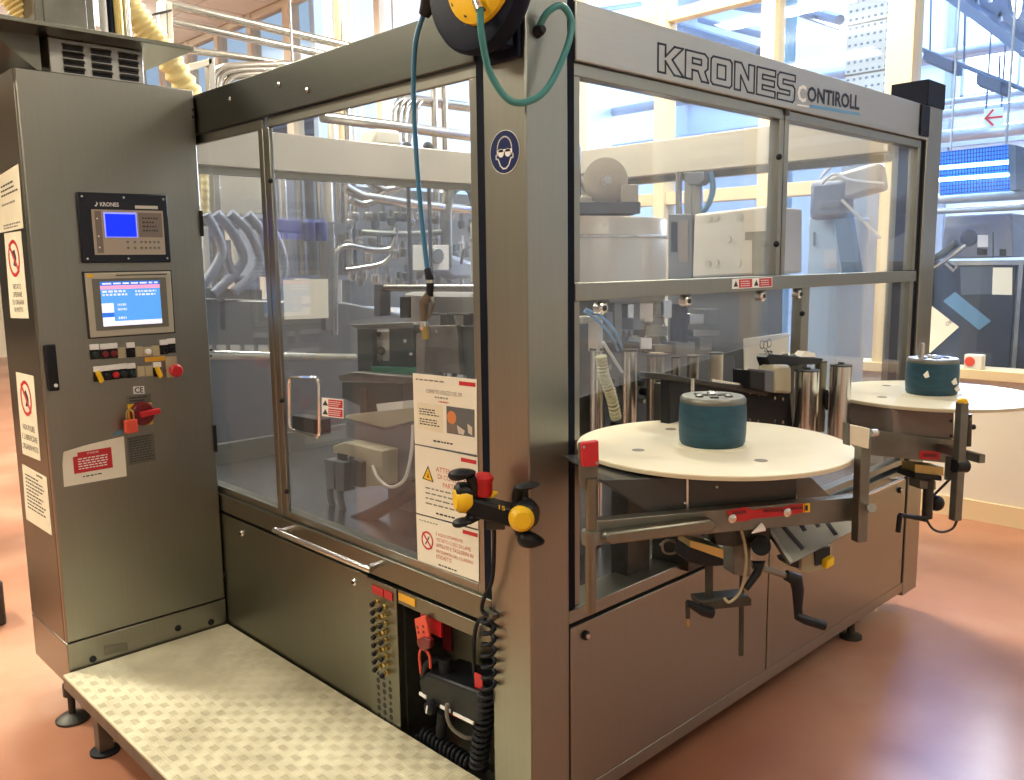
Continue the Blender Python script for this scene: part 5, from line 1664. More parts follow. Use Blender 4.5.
def lx(pts, x, depth, name, mt, bev=0.002, parent=None):
    return slabX(pts, x, depth).build(name, mt, parent or lu, bev)


lx([(350, 325), (412, 322), (415, 325), (412, 328.5), (356, 329)], 0.40, 0.05, 'top_plate', 'zinc', 0.002)
lx([(357, 329), (373, 329), (373, 374), (358, 373)], 0.42, 0.02, 'frame_post', 'green_paint')
lx([(374, 331), (390, 331), (390, 368), (374, 368)], 0.46, 0.01, 'cream_plate', 'cream_panel')
lx([(389, 329), (413, 328), (413, 374), (389, 374)], 0.43, 0.03, 'side_panel', 'green_paint')
lx([(371, 366.5), (415, 368), (415, 374.5), (371, 373)], 0.405, 0.03, 'belt', 'green', 0.003)
lx([(371, 361), (389, 361), (389, 366), (371, 366)], 0.43, 0.02, 'belt_guide', 'green_paint')
lx([(416, 334), (425, 332), (425, 374), (416, 374)], 0.41, 0.03, 'rust_strip', 'brown_panel')
lx([(425, 326), (456, 325), (460, 373), (425, 374)], 0.40, 0.02, 'cover_plate', 'zinc')
lx([(456, 326), (476, 327), (476, 380), (460, 374)], 0.42, 0.03, 'side_cover', 'green_paint')
for (x, y) in ((381, 351), (379, 334), (381, 362)):
    MB().ball(PX(x, y, 0.435), 0.016 if y == 351 else 0.010).build('knob', 'black_plastic', lu)
MB().cyl(PX(384, 350, 0.48), PX(409, 351, 0.46), 0.004, n=8).build('rod', 'steel_bright', lu)
for (x, y) in ((405, 341), (411, 354), (437, 331)):
    MB().cyl(PX(x, y, 0.40), PX(x, y, 0.43), 0.006, n=10).build('bolt', 'steel_bright', lu)
for x in (443, 466):
    lx([(x-3, 314), (x+4, 314), (x+6, 325), (x-3, 326)], 0.42, 0.03, 'bracket', 'black_plastic')
MB().cyl(PX(430, 314, 0.43), PX(474, 314, 0.43), 0.004, n=8).build('rod', 'iron', lu)
lx([(338, 376), (352, 372), (414, 377), (414, 383), (340, 381)], 0.36, 0.05, 'shelf', 'zinc')
lx([(342, 382), (403, 384), (403, 402), (386, 404), (386, 410), (368, 413), (364, 408), (342, 398)], 0.38, 0.05, 'drive_case', 'green_paint')
lx([(403, 381), (414, 383), (414, 412), (403, 410)], 0.37, 0.04, 'end_plate', 'acrylic')
lx([(360, 388), (366, 388), (366, 412), (360, 414)], 0.365, 0.02, 'lever', 'iron')
lx([(376, 404), (413, 400), (413, 410), (378, 414)], 0.375, 0.02, 'label_stack', 'white_paper')
lx([(346, 415), (372, 412), (413, 408), (413, 421), (385, 428), (345, 418)], 0.36, 0.04, 'tray', 'box_beige')
lx([(345, 420), (385, 430), (413, 422), (413, 478), (386, 486), (384, 446), (345, 438)], 0.37, 0.10, 'gear_case', 'motor_grey', 0.006)
cb = lx([(333, 446), (344, 442), (382, 451), (382, 486), (361, 487), (361, 462), (333, 453)], 0.30, 0.07, 'connector_box', 'box_beige', 0.004)
lx([(337, 453), (347, 455), (347, 461), (337, 459)], 0.297, 0.004, 'socket', 'ink', parent=cb)
lx([(349, 456), (358, 458), (358, 463), (349, 461)], 0.297, 0.004, 'socket', 'ink', parent=cb)
for (dx, dy) in ((0, 0), (10, 2)):
    lx([(324+dx, 459+dy), (334+dx, 461+dy), (334+dx, 490+dy), (326+dx, 488+dy)], 0.275, 0.05, 'plug', 'motor_grey', 0.003)
    MB().tube(spl([PX(330+dx, 488+dy, 0.29), PX(331+dx, 500+dy, 0.29), PX(336+dx, 512+dy, 0.30), PX(346+dx, 520, 0.31), PX(358+dx, 518, 0.33)], 6), 0.013, 10).build('cable', 'motor_grey', lu)
lx([(352, 458), (361, 462), (361, 488), (352, 486)], 0.278, 0.06, 'plug', 'green_paint', 0.003)
MB().tube(spl([PX(373, 466, 0.298), PX(378, 478, 0.28), PX(390, 487, 0.28), (PX(404, 480, 0.30)), PX(411, 455, 0.33), PX(413, 425, 0.36)], 7), 0.006, 8).build('white_cable', 'cream_panel', lu)
MB().tube(spl([PX(340, 536, 0.24), PX(350, 524, 0.26), PX(375, 513, 0.30), PX(412, 492, 0.36), PX(440, 470, 0.5)], 8), 0.024, 10).build('drain_hose', 'black_rubber', lu)
lx([(388, 470), (412, 465), (412, 545), (388, 535)], 0.44, 0.15, 'pedestal', 'motor_grey')
# cross bar inside
cbx = thing('cross_rod', PX(425, 292, 0.52), 'steel rod with end block behind the hanging blow gun', 'rod')
MB().cyl(PX(378, 288, 0.52), PX(480, 288, 0.52), 0.013, n=14).build('rod', 'steel_pipe', cbx)
lx2 = slabX([(374, 285), (380, 284), (380, 316), (374, 316)], 0.50, 0.05).build('end_block', 'motor_grey', cbx, 0.002)
slabX([(400, 297), (409, 297), (409, 318), (400, 318)], 0.52, 0.01).build('tag_plate', 'iron', cbx)
# sheet of paper on the rear glazing
sh = qy(2.30, (283, 280), (328, 279), (328.5, 318), (284.5, 319.5))
t = notice(sh, 'paper_notice', 'blank pinkish white sheet seen through the platform side glass', 'white_paper')

# ================================================================== process plant behind the machine
YB = 3.0


def bt(pts, r, name, mt, parent, n=10, sm=6, y=YB):
    return MB().tube(spl([PY(p[0], p[1], p[2] if len(p) > 2 else y) for p in pts], sm), r, n).build(name, mt, parent)


def by(pts, y, depth, name, mt, parent, bev=0.0):
    return slabY(pts, y, depth).build(name, mt, parent, bev)


fl = thing('filling_machine', (1.2, 3.4, 0), 'stainless filling plant with pipes and tanks behind the enclosure', 'filling machine')
by([(192, 299), (345, 302), (480, 330), (480, 520), (192, 500)], 3.05, 0.9, 'base_cabinet', 'steel', fl, 0.01)
by([(196, 160), (262, 162), (262, 214), (196, 214)], 3.1, 0.4, 'guard_panel', 'cream_metal', fl, 0.004)
by([(262, 168), (352, 176), (352, 280), (262, 276)], 3.5, 0.3, 'tank_wall', 'machine_grey', fl, 0.004)
by([(350, 186), (484, 196), (484, 312), (350, 305)], 3.7, 0.1, 'dark_backing', 'motor_grey', fl)  # dark sheet added to block the bright windows behind the valves
by([(196, 215), (340, 222), (352, 228), (340, 236), (196, 224)], 3.02, 0.10, 'hose_manifold', 'motor_grey', fl, 0.004)
by([(318, 222), (334, 222), (334, 330), (326, 330), (326, 232), (318, 232)], 3.0, 0.06, 'frame_angle', 'steel_pipe', fl, 0.002)
for (x, w_, m_) in ((281, 4, 'steel_bright'), (297, 3, 'steel_pipe'), (309, 5, 'motor_grey'), (317, 3, 'steel_bright'), (327, 4, 'cream_metal'), (337, 3, 'steel_pipe'), (345, 4, 'steel_bright'), (352, 2.5, 'motor_grey')):
    a, b = PY(x, 165, 3.25), PY(x+3, 275, 3.25)
    MB().cyl(V((a.x, a.y, b.z)), a, (PY(x+w_, 200, 3.25)-PY(x, 200, 3.25)).length, n=12).build('standpipe', m_, fl)
for (x0, x1) in ((303, 314), (317, 324)):
    a, b = PY((x0+x1)/2, 219, 3.0), PY((x0+x1)/2, 241, 3.0)
    MB().lathe(V((a.x, a.y, b.z)), ZUP, [(0.03, 0), (0.036, 0.01), (0.036, a.z-b.z-0.02), (0.02, a.z-b.z)], 16).build('blue_canister', 'blue_plastic', fl)
for k in range(5):
    by([(203+k*14, 345), (212+k*14, 345), (212+k*14, 352), (203+k*14, 352)], 3.04, 0.02, 'louvre', 'cream_panel', fl)
bt([(203, 352), (350, 356)], 0.012, 'rail', 'steel_bright', fl)  # bright bar put in for a faint highlight along the steel panel
bt([(203, 356), (355, 357)], 0.02, 'rail', 'box_beige', fl)  # beige bar standing in for the yellowish highlight on the panel
# elbow pipes of the valve manifold
bt([(335, 335), (335, 262), (338, 250), (348, 246), (372, 250), (388, 249), (394, 240), (396, 228)], 0.020, 'elbow_pipe', 'steel_pipe', fl)
bt([(345, 270), (360, 268), (380, 264), (390, 256)], 0.018, 'elbow_pipe', 'steel_pipe', fl)
bt([(345, 187), (360, 195), (378, 198), (420, 205), (476, 210)], 0.030, 'product_pipe', 'steel_bright', fl)
bt([(370, 182), (385, 190), (410, 184), (440, 184), (450, 190)], 0.028, 'product_pipe', 'steel_pipe', fl)
bt([(352, 200), (362, 204), (376, 199), (384, 190)], 0.026, 'product_pipe', 'steel_pipe', fl)
bt([(447, 268), (446, 215), (450, 192), (462, 184), (472, 190), (476, 205)], 0.040, 'arch_pipe', 'zinc', fl)
bt([(360, 232), (400, 234), (440, 232)], 0.02, 'product_pipe', 'zinc', fl)
for k in range(48):
    x, y = 350+(k % 16)*8+random.uniform(-3, 3), (218, 246, 276)[k//16]+random.uniform(-8, 8)
    p = PY(x, y, 3.1)
    MB().lathe(p, ZUP, [(0.018, -0.05), (0.028, -0.03), (0.028, 0.0), (0.018, 0.01), (0.018, 0.05)], 12).build('valve', random.choice(['steel_pipe', 'zinc', 'motor_grey', 'steel_bright', 'steel_bright']), fl)
gp = by([(413, 245), (449, 245), (449, 270), (413, 270)], 2.95, 0.03, 'gauge_plate', 'cream_panel', fl, 0.002)
g_ = PY(436, 256, 2.945)
MB().lathe(g_, (0, -1, 0), [(0.05, 0), (0.05, 0.02), (0.045, 0.024)], 24).build('gauge', 'zinc', gp)
by([(440, 250), (475, 262), (475, 278), (455, 280), (438, 272)], 3.0, 0.12, 'pump_body', 'machine_grey', fl, 0.03)
MB().tube([PY(470, 247, 2.9), PY(464, 250, 2.9), PY(461, 264, 2.9)], 0.010, 8).build('valve_lever', 'black_plastic', fl)
# wavy process hoses left of the mullion
for k, pts in enumerate(([(206, 214), (214, 228), (222, 250), (214, 270), (200, 288)], [(216, 213), (232, 232), (243, 256), (236, 272), (213, 294)], [(230, 213), (248, 230), (259, 254), (256, 272), (234, 292)],
                         [(226, 240), (228, 262), (236, 278), (246, 286)], [(248, 214), (262, 232), (268, 256)], [(268, 222), (280, 246), (284, 268), (280, 284)])):
    sp_ = spl([PY(x, y, 2.75+0.05*(k % 2)) for (x, y) in pts], 12)
    o = MB().tube(sp_, [0.024+0.0015*math.sin(i*1.9) for i in range(len(sp_))], 10).build('process_hose', 'machine_grey')
    tag(o, ['leftmost grey wavy hose under the manifold', 'second grey wavy hose from the cabinet', 'third grey wavy hose, left of the door mullion', 'short dark hose between the wavy hoses', 'grey hose partly behind the door mullion', 'grey hose right of the door mullion'][k], 'hose', 'wavy process hoses')
by([(201, 288), (262, 290), (262, 300), (201, 298)], 2.8, 0.3, 'hose_tray', 'zinc', fl)
sp_ = spl([PY(203, 150, 2.98), PY(204, 165, 2.98), PY(205, 190, 2.98), PY(205, 216, 3.03)], 18)
MB().tube(sp_, [0.020+0.003*math.sin(i*1.3) for i in range(len(sp_))], 10).build('corrugated_hose', 'yellow_hose', fl)

# high level pipes seen above the beam
for (pts, r, lb, y) in (([(160, 2), (270, 28), (400, 58)], 0.024, 'upper long steel pipe running under the ceiling', 3.4),
                        ([(172, 22), (270, 43), (400, 70)], 0.022, 'lower long steel pipe running under the ceiling', 3.4),
                        ([(186, 50), (240, 57), (300, 66)], 0.018, 'short cream pipe just above the side beam', 3.2),
                        ([(322, 117), (400, 127), (482, 138)], 0.032, 'thick horizontal pipe behind the side glass', 3.0),
                        ([(400, 98), (430, 102), (475, 108)], 0.036, 'short thick pipe near the corner post', 3.6)):
    o = tag(bt(pts, r, 'overhead_pipe', 'steel_pipe', None, y=y, sm=3), lb, 'pipe', 'overhead pipes')
    e = PY(*pts[-1], y)
    MB().cyl(e-V((0.05, 0, 0)), V((e.x-0.05, e.y, 4.57)), 0.007, n=6).build('hanger', 'steel_pipe', o)
for (pts, lb) in (([(212, 92), (214, 76), (222, 68), (240, 66), (300, 64)], 'outermost bent pipe above the side beam'),
                  ([(218, 90), (220, 78), (228, 72), (250, 70), (290, 70)], 'middle bent pipe above the side beam'),
                  ([(226, 88), (229, 80), (238, 76), (262, 74)], 'inner bent pipe above the side beam')):
    tag(bt(pts, 0.020, 'bent_pipe', 'steel_pipe', None, y=3.1), lb, 'pipe', 'bent pipes above the beam')
tag(by([(208.5, 58), (214.5, 58), (226, 330), (220, 330)], 3.05, 0.05, 'pipe_upright', 'steel_pipe', None, 0.002), 'square upright beside the bent pipes', 'upright')
tag(by([(188, 64), (212, 58), (212, 64), (188, 72)], 3.05, 0.05, 'pipe_bracket', 'cream_panel', None, 0.002), 'cream bracket above the cabinet corner', 'bracket')
cl = thing('pipe_ladder', PY(168, 60, 3.3), 'pale upright with clamps carrying the high pipes', 'pipe rack')
by([(160, 0), (166, 0), (168, 62), (162, 62)], 3.3, 0.05, 'upright', 'white_print', cl, 0.002)
by([(167, 2), (172, 2), (174, 50), (169, 50)], 3.3, 0.05, 'upright', 'cream_metal', cl, 0.002)
by([(154, 13), (172, 9), (172, 11), (154, 15)], 3.28, 0.03, 'clamp', 'ink', cl)
# vertical conduits against the windows
for (x, w_, mt, lb) in ((326, 4.5, 'cream_metal', 'leftmost'), (336, 3, 'frame_yellow', 'second'), (342, 3.5, 'steel_pipe', 'third'), (349, 2, 'white_print', 'fourth'), (357, 1.8, 'white_print', 'rightmost')):
    a, b = PY(x, -10, 4.4), PY(x+2, 135, 4.4)
    r = (PY(x+w_, 20, 4.4)-PY(x, 20, 4.4)).length*0.8
    tag(MB().cyl(V((a.x, a.y, 0.0)), V((a.x, a.y, 4.57)), r, n=12).build('riser_pipe', mt), '%s vertical riser pipe in front of the far windows' % lb, 'pipe', 'vertical riser pipes')
for k in range(5):
    x = 392+k*6
    tag(bt([(x, 142), (x+1, 112), (x+6, 102), (x+14, 99), (x+26, 101)], 0.016, 'bent_pipe', 'steel_pipe', None, y=3.5), '%s bent pipe in the bundle behind the side glass' % ('first', 'second', 'third', 'fourth', 'fifth')[k], 'pipe', 'bent pipe bundle')
for k, x in enumerate((407, 428)):
    bq = PY(x, 147, 2.6)
    tag(MB().ball(bq, 0.030).cyl(V((bq.x, bq.y, 0.0)), bq, 0.012, n=8).build('ball_valve', 'ink'), '%s of two round black valve heads above the rear beam' % ('left', 'right')[k], 'valve', 'black valve heads')
tag(by([(376, 128), (400, 130), (404, 145), (372, 146)], 2.75, 0.15, 'pump_head', 'cream_panel', None, 0.02), 'cream pump head above the rear beam', 'pump')
for k, x in enumerate((434, 444)):
    a, b = PY(x, 90, 3.5), PY(x, 150, 3.5)
    tag(MB().cyl(V((a.x, a.y, 0.0)), V((a.x, a.y, 4.57)), 0.022, n=12).build('riser_pipe', 'steel_pipe'), '%s of two risers near the corner post' % ('left', 'right')[k], 'pipe', 'risers near the post')

# ================================================================== above the control cabinet
jb = thing('junction_cabinet', PY(66, 32, 2.15), 'grey cabinet standing on the hood plate', 'cabinet')
a, b = PY(36, 22, 2.12), PY(97, 30, 2.12)
B((a.x, 2.13, 2.30), (b.x, 2.45, 3.0)).build('case', 'zinc', jb, 0.005)
B((a.x+0.03, 2.124, 2.34), (b.x-0.03, 2.13, 2.96)).build('door', 'zinc', jb, 0.003)
for (pts, r, lb, y) in (([(-8, -30), (18, 0), (34, 24)], 0.055, 'fat yellow corrugated hose at the top left corner', 2.3), ([(118, -14), (140, 22), (164, 52), (196, 104)], 0.052, 'fat yellow corrugated hose passing behind the hood plate', 2.42)):
    sp_ = spl([PY(px, py, y) for (px, py) in pts], 30)
    tag(MB().tube(sp_, [r+0.006*math.sin(i*1.25) for i in range(len(sp_))], 16).build('corrugated_hose', 'yellow_hose'), lb, 'hose')
tag(B((-0.86, 2.3, 2.2), (-0.62, 2.5, 2.62)).build('white_duct', 'cream_panel'), 'cream duct corner behind the cabinet hood', 'duct')
for (x, w_, mt, lb) in ((103, 4, 'white_print', 'pale'), (109, 4, 'blue_black', 'dark'), (117, 5.5, 'brass', 'brassy'), (126, 4, 'steel_bright', 'bright')):
    a = PY(x, 10, 2.3)
    r = (PY(x+w_, 10, 2.3)-a).length
    tag(MB().cyl((a.x, a.y, 2.30), (a.x, a.y, 3.1), r, n=14).build('riser_pipe', mt), '%s riser pipe on the cabinet hood' % lb, 'pipe', 'risers on the hood')

# dark machinery past the left edge of the cabinet
lm = thing('conveyor_frame', (-0.9, 3.6, 0), 'dark conveyor frame past the left side of the cabinet', 'conveyor')
B((-3.2, 3.9, 0.75), (-0.2, 4.3, 0.86)).build('bed', 'iron', lm, 0.01)
B((-3.2, 3.85, 1.0), (-0.2, 3.9, 1.05)).build('guide_rail', 'steel_pipe', lm)
B((-3.2, 3.95, 1.15), (-0.2, 4.25, 1.9)).build('housing', 'blue_black', lm, 0.02)
B((-3.2, 3.88, 1.32), (-0.2, 3.95, 1.36)).build('guide_rail', 'steel_pipe', lm)
B((-3.2, 3.88, 1.55), (-0.2, 3.95, 1.58)).build('guide_rail', 'steel_pipe', lm)
for x in (-3.0, -1.6, -0.3):
    B((x, 4.0, 0), (x+0.08, 4.2, 0.76)).build('leg', 'iron', lm)
p = PZ(-14, 622, 0)
tag(B((p.x-0.3, p.y-0.1, 0), (p.x+0.06, p.y+0.1, 0.20)).build('drain_box', 'iron', None, 0.01), 'dark low box at the left edge of the floor', 'box')

# ================================================================== the hall behind the glazing
def hx(pts, x, depth, name, mt, parent, bev=0.0):
    return MB().prism([PX(px, py, x) for (px, py) in pts], (depth, 0, 0)).build(name, mt, parent, bev)


XM = 4.9
sm = thing('packing_machine', (XM+0.5, 0.4, 0), 'machine with smoked doors behind the hall window', 'machine')
B((XM, -1.6, 0.05), (XM+0.9, 0.94, 1.52)).build('cabinet', 'machine_grey', sm, 0.01)
for (y0, y1) in ((-1.5, -0.55), (-0.5, 0.355), (0.385, 0.92)):
    d_ = B((XM-0.02, y0, 0.2), (XM, y1, 1.50)).build('smoked_door', 'smoked_door', sm, 0.004)
    B((XM-0.03, y1-0.015, 0.2), (XM-0.02, y1+0.01, 1.50)).build('door_edge', 'steel_pipe', d_)
B((XM-0.03, -1.5, 1.50), (XM, 0.94, 1.53)).build('top_rail', 'steel_pipe', sm)
ub = hx([(945, 216), (1012, 213), (1013, 257), (940, 259)], XM+0.05, 0.4, 'upper_box', 'machine_grey', sm, 0.01)
p = PX(969, 238, XM+0.05)
MB().lathe(p, (-1, 0, 0), [(0.055, 0), (0.055, 0.008), (0.048, 0.01)], 24).build('dial', 'facade', ub)
hx([(977.5, 235), (988, 235), (988, 247), (977.5, 247)], XM+0.045, 0.004, 'white_label', 'white_print', ub)
hx([(977, 248), (987, 249), (987, 255), (977, 255)], XM+0.045, 0.004, 'dark_socket', 'ink', ub)
hx([(999.5, 249), (1006, 249), (1006, 256), (999.5, 256)], XM+0.045, 0.004, 'dark_socket', 'ink', ub)
hx([(992.6, 232), (993.2, 232), (993.2, 258), (992.6, 258)], XM+0.045, 0.004, 'joint', 'ink', ub)
MB().tube([PX(930, 262, XM-0.06), PX(945, 252, XM-0.06), PX(957, 243, XM-0.06)], 0.025, 10).build('spring', 'iron', sm)
MB().tube([PX(930, 270, XM-0.06), PX(950, 257, XM-0.06), PX(966, 245, XM-0.06)], 0.012, 8).build('arm_rod', 'steel_bright', sm)
MB().tube([PX(946, 264, XM-0.06), PX(954, 271, XM-0.06), PX(957, 266, XM-0.06)], 0.014, 8).build('hook', 'steel_pipe', sm)
hx([(960, 267), (993, 266), (993, 294), (961, 295)], XM-0.025, 0.004, 'inner_panel', 'facade', sm)
t = hx([(993, 267.5), (1012.5, 267.5), (1012, 295), (992, 294.5)], XM-0.026, 0.003, 'door_notice', 'white_paper', None)
tag(t, 'white notice with yellow stripe on the smoked door', 'notice')
tag(hx([(955, 292), (991, 321), (979, 330), (943, 301)], XM-0.026, 0.003, 'blue_sticker', 'label_blue', None), 'slanted pale blue strip stuck on the smoked door', 'sticker')
sh = Sheet(PX(932, 306, XW+0.03), PX(959, 327, XW+0.03), PX(930, 353, XW+0.03), PX(903, 330, XW+0.03))
t = thing('paper_notice', sh.at(0.5, 1, 0), 'white diamond paper marked OK on the window beside the post', 'notice')
sh.rect(0, 0, 1, 1, 0, 0.002).build('sheet', 'white_paper', t)
ok = Sheet(PX(945, 323, XW+0.027), PX(951, 319, XW+0.027), PX(953, 322, XW+0.027), PX(947, 326.5, XW+0.027))
ok.text('OK', 0, 0, 1, 1, 'ink', t, h0=0.001)
# small box on the window sill
sb = PX(974, 384, XW-0.01)
t = thing('sill_box', (XW-0.01, sb.y, 0.906), 'small red and white box on the window sill behind the far drum', 'box')
sa, sc_ = PX(983, 378, XW-0.01).y, PX(965, 378, XW-0.01).y
B((XW-0.045, sa, 0.906), (XW+0.015, sc_, 0.99)).build('case', 'white_paper', t, 0.004)
MB().lathe((XW-0.045, sa+(sc_-sa)*0.68, 0.95), (-1, 0, 0), [(0.028, 0), (0.028, 0.003)], 18).build('red_dot', 'coral', t)
# horizontal ducts under the lamp
for (a, b, r, lb) in (((935, 199), (1030, 194), 0.035, 'upper'), ((950, 211), (1030, 206), 0.02, 'lower')):
    zc = (PX(*a, 4.75).z+PX(*b, 4.75).z)/2
    tag(MB().cyl((4.75, 1.0, zc), (4.75, -1.6, zc), r, n=12).box((4.72, -1.3, 1.52), (4.78, -1.24, zc)).box((4.72, 0.9, 0.0), (4.78, 0.96, zc)).build('hall_pipe', 'hall_steel'), '%s of two pipes below the blue insect lamp' % lb, 'pipe', 'pipes below the lamp')
# insect lamp
il = thing('insect_lamp', PX(975, 197, 4.7), 'glowing blue insect lamp with two tubes', 'lamp')
hx([(939, 152), (1010, 144), (1013, 190), (940, 196)], 4.72, 0.10, 'casing', 'uv_glow', il, 0.005)
for (a, b) in (((938, 168), (1009, 162)), ((937, 180), (1009, 174.5))):
    MB().cyl(PX(*a, 4.68), PX(*b, 4.68), 0.013, n=12).build('tube', 'uv_tube', il)
for k in range(24):
    x = 941+k*2.95
    MB().tube([PX(x, 152-0.11*(x-941), 4.66), PX(x, 195-0.08*(x-941), 4.66)], 0.0022, 5).build('grid_wire', 'uv_grid', il)
for k in range(12):
    MB().tube([PX(940, 153+k*3.75, 4.66), PX(1011, 145.5+k*3.9, 4.66)], 0.0022, 5).build('grid_wire', 'uv_grid', il)
for y in (0.45, 0.78):
    MB().cyl((4.74, y, 2.15), (4.74, y, 6.49), 0.008, n=6).build('hanger', 'hall_steel', il)
hx([(1008, 144), (1016, 145), (1017, 190), (1010, 191)], 4.64, 0.18, 'end_cap', 'hall_blue', il, 0.004)
ll = bpy.data.lights.new('insect_lamp_light', 'AREA')
ll.energy, ll.color, ll.shape, ll.size, ll.size_y = 14, (0.05, 0.25, 1.0), 'RECTANGLE', 0.35, 0.15
lo_ = bpy.data.objects.new('insect_lamp_light', ll)
COL.objects.link(lo_)
lo_.location = PX(975, 171, 4.62)
lo_.rotation_euler = (0, R(90), 0)
# lamp rail with two luminaires
rl = thing('lamp_rail', PX(970, 70, 7.0), 'sloping dark lamp rail with two blue luminaires in the hall', 'light')
MB().tube([PX(913, 46, 7.0), PX(1030, 92, 6.4)], 0.02, 8).build('rail', 'hall_blue', rl)
for (a, b, x) in (((928, 56), (958, 69), 6.85), ((981, 80), (1006, 89), 6.55)):
    p, q = PX(*a, x), PX(*b, x)
    lm_ = MB().obox((p+q)/2, (q-p)/2, V((0.12, 0, 0)), ZUP*0.05).build('luminaire', 'hall_blue', rl, 0.01)
    MB().obox((p+q)/2-ZUP*0.055, (q-p)*0.42, V((0.09, 0, 0)), ZUP*0.006).build('lens', 'label_blue', lm_)
for (x, y0, y1, xx) in ((931, 0, 52, 6.9), (965, 10, 62, 6.8), (1000, 55, 82, 6.55)):
    MB().tube([PX(x, y0, xx), PX(x-1, y1, xx)], 0.008, 6).build('hanger', 'hall_blue', rl)
# castellated roof beam
cbm = thing('roof_beam', PX(985, 20, 7.5), 'dark steel roof beam with round openings in the hall', 'beam')
bp0, bp1 = PX(935, -22, 7.5), PX(1040, 52, 6.0)
bp0, bp1 = bp0-(bp1-bp0)*0.6, bp1+(bp1-bp0)*1.2
d = (bp1-bp0)
n_ = d.cross(ZUP).normalized()
for (dz, hh) in ((0.0, 0.05), (0.62, 0.05)):
    MB().obox((bp0+bp1)/2+ZUP*dz, d/2, n_*0.10, ZUP*hh).build('flange', 'hall_blue', cbm)
for k in range(13):
    c = bp0+d*(k+0.5)/13+ZUP*0.31
    e = d/13*0.5
    mb = MB()
    nn = 20
    outer, inner = [], []
    for i in range(nn):
        a = 2*math.pi*i/nn
        ca, sa = math.cos(a), math.sin(a)
        m_ = max(abs(ca), abs(sa))
        outer.append(c+e*(ca/m_)+ZUP*(0.27*sa/m_))
        inner.append(c+e*(ca*0.62)+ZUP*(0.20*sa))
    vs = [p+n_*0.015 for p in outer]+[p+n_*0.015 for p in inner]+[p-n_*0.015 for p in outer]+[p-n_*0.015 for p in inner]
    fs = []
    for i in range(nn):
        j = (i+1) % nn
        fs += [(i, j, nn+j, nn+i), (2*nn+i, 3*nn+i, 3*nn+j, 2*nn+j), (nn+i, nn+j, 3*nn+j, 3*nn+i)]
    mb.add(vs, fs).build('web', 'hall_blue', cbm)
# service pipes on the far side of the hall
for (a, b, r, lb) in (((915, 62), (1030, 40), 0.07, 'highest'), ((945, 103), (1030, 92), 0.04, 'second'), ((945, 116), (1030, 104), 0.06, 'third'), ((945, 138), (1030, 126), 0.07, 'lowest')):
    zc = (PX(*a, 9.5).z+PX(*b, 9.5).z)/2
    tag(MB().cyl((9.5, 7.5, zc), (9.5, -6.0, zc), r, n=12).build('service_pipe', 'hall_steel'), '%s of four service pipes across the hall' % lb, 'pipe', 'service pipes in the hall')
# red arrow sign
sh = Sheet(PX(984, 109, 9.3), PX(1003, 107, 9.3), PX(1003, 126, 9.3), PX(984, 128, 9.3))
t = thing('arrow_sign', sh.at(0.5, 1, 0), 'white sign with a red arrow pointing left in the hall', 'sign')
sh.rect(0, 0, 1, 1, -0.02, 0.0).build('board', 'hall_white', t)
for u in (0.1, 0.9):
    q = sh.at(u, 0, -0.01)
    MB().cyl(q, V((q.x, q.y, 6.49)), 0.01, n=6).build('hanger', 'hall_blue', t)
sh.stroke([(0.10, 0.5), (0.92, 0.5)], 0.022, 0.001, 0.004, closed=False).build('arrow_shaft', 'red', t)
sh.stroke([(0.46, 0.12), (0.10, 0.5), (0.46, 0.88)], 0.022, 0.001, 0.004, closed=False).build('arrow_head', 'red', t)
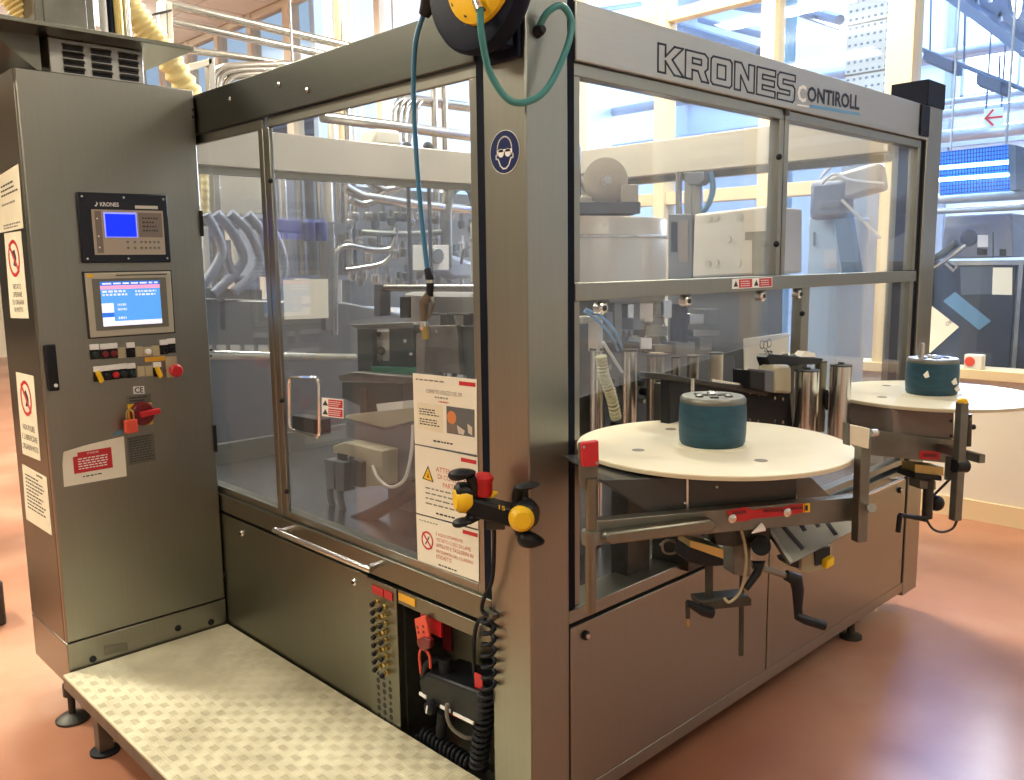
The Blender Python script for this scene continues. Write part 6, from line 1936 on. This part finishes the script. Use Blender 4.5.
# perforated cable riser and blue column behind the windows
pr_ = thing('cable_riser', PX(866, 95, 5.2), 'tall perforated grey cable riser behind the window', 'cable riser')
pz0, pz1 = 0.0, 5.2
ya, yb = PX(889, 60, 5.2).y, PX(846, 60, 5.2).y
B((5.2, ya, 0.0), (5.32, yb, 5.4)).build('tray', 'hall_steel', pr_)
B((5.16, ya-0.02, 0.0), (5.34, ya, 5.4)).build('tray_lip', 'steel_bright', pr_)
mb = MB()
for k in range(46):
    for j in range(7):
        z, y = 2.2+k*0.062, ya+(yb-ya)*(j+0.5)/7
        mb.box((5.197, y-0.009, z), (5.2, y+0.009, z+0.016))
mb.build('perforations', 'hall_blue', pr_)['kind'] = 'stuff'
for k in range(8):
    B((5.194, ya, 2.2+k*0.36), (5.2, yb, 2.212+k*0.36)).build('joint', 'facade', pr_)
for (x, w_, X0, lb) in ((790, 7, 6.5, 'blue'),):
    a = PX(x, 30, X0)
    r = abs(PX(x+w_, 30, X0).y-a.y)
    tag(MB().cyl((X0, a.y, 0), (X0, a.y, 6.4), r, n=18).build('hall_column', 'stripe_blue'), 'round %s column in the hall' % lb, 'column')
# dark frames of the hall roof seen above the lettered beam
for k, (a, b, r) in enumerate((((672, 24), (760, 52), 0.05), ((700, 20), (765, 36), 0.035), ((640, 4), (600, 10), 0.03), ((786, 6), (840, 20), 0.05), ((720, 2), (775, 10), 0.06), ((840, 28), (800, 14), 0.03))):
    tag(MB().tube([PX(*a, 8.0), PX(*b, 7.0)], r, 8).build('roof_tie', 'hall_blue'), 'dark steel tie in the hall roof, %s from the left' % ('third', 'fourth', 'first', 'fifth', 'second', 'sixth')[k], 'tie', 'roof ties')
# things behind the right panes
gcab = thing('machine_cabinet', PX(824, 276, 3.0), 'light grey machine cabinet seen through the upper right pane', 'cabinet')
a, b = PX(840, 240, 3.0), PX(808, 240, 3.0)
B((3.0, a.y, 0.0), (3.35, b.y, PX(824, 217, 3.0).z)).build('case', 'hall_white', gcab, 0.006)
hx([(824, 250), (836, 249), (836, 268), (824, 269)], 2.997, 0.003, 'label', 'white_print', gcab)
hx([(813, 232), (814.5, 232), (814.5, 246), (813, 246)], 2.99, 0.01, 'handle', 'machine_grey', gcab)
am = thing('robot_arm', PX(850, 276, 2.9), 'dark slanted arm with draped cables seen through the right pane', 'machine arm')
MB().bar(PX(843, 214, 2.95), PX(853, 275, 2.95), 0.04, 0.04).build('lower_arm', 'label_blue', am, 0.01)
MB().obox(PX(832, 200, 2.95), V((0.06, 0, 0)), V((0, 0.10, 0)), ZUP*0.10).build('joint', 'machine_grey', am, 0.03)
MB().bar(PX(826, 192, 2.95), PX(884, 176, 2.95), 0.05, 0.07).build('upper_arm', 'cream_panel', am, 0.02)
for k, pts in enumerate(([(822, 184), (834, 174), (850, 180), (884, 184)], [(820, 178), (838, 162), (860, 162), (886, 160)], [(842, 200), (858, 216), (880, 238)])):
    MB().tube(spl([PX(x, y, 2.85) for (x, y) in pts], 8), 0.008, 8).build('cable', 'white_print', am)
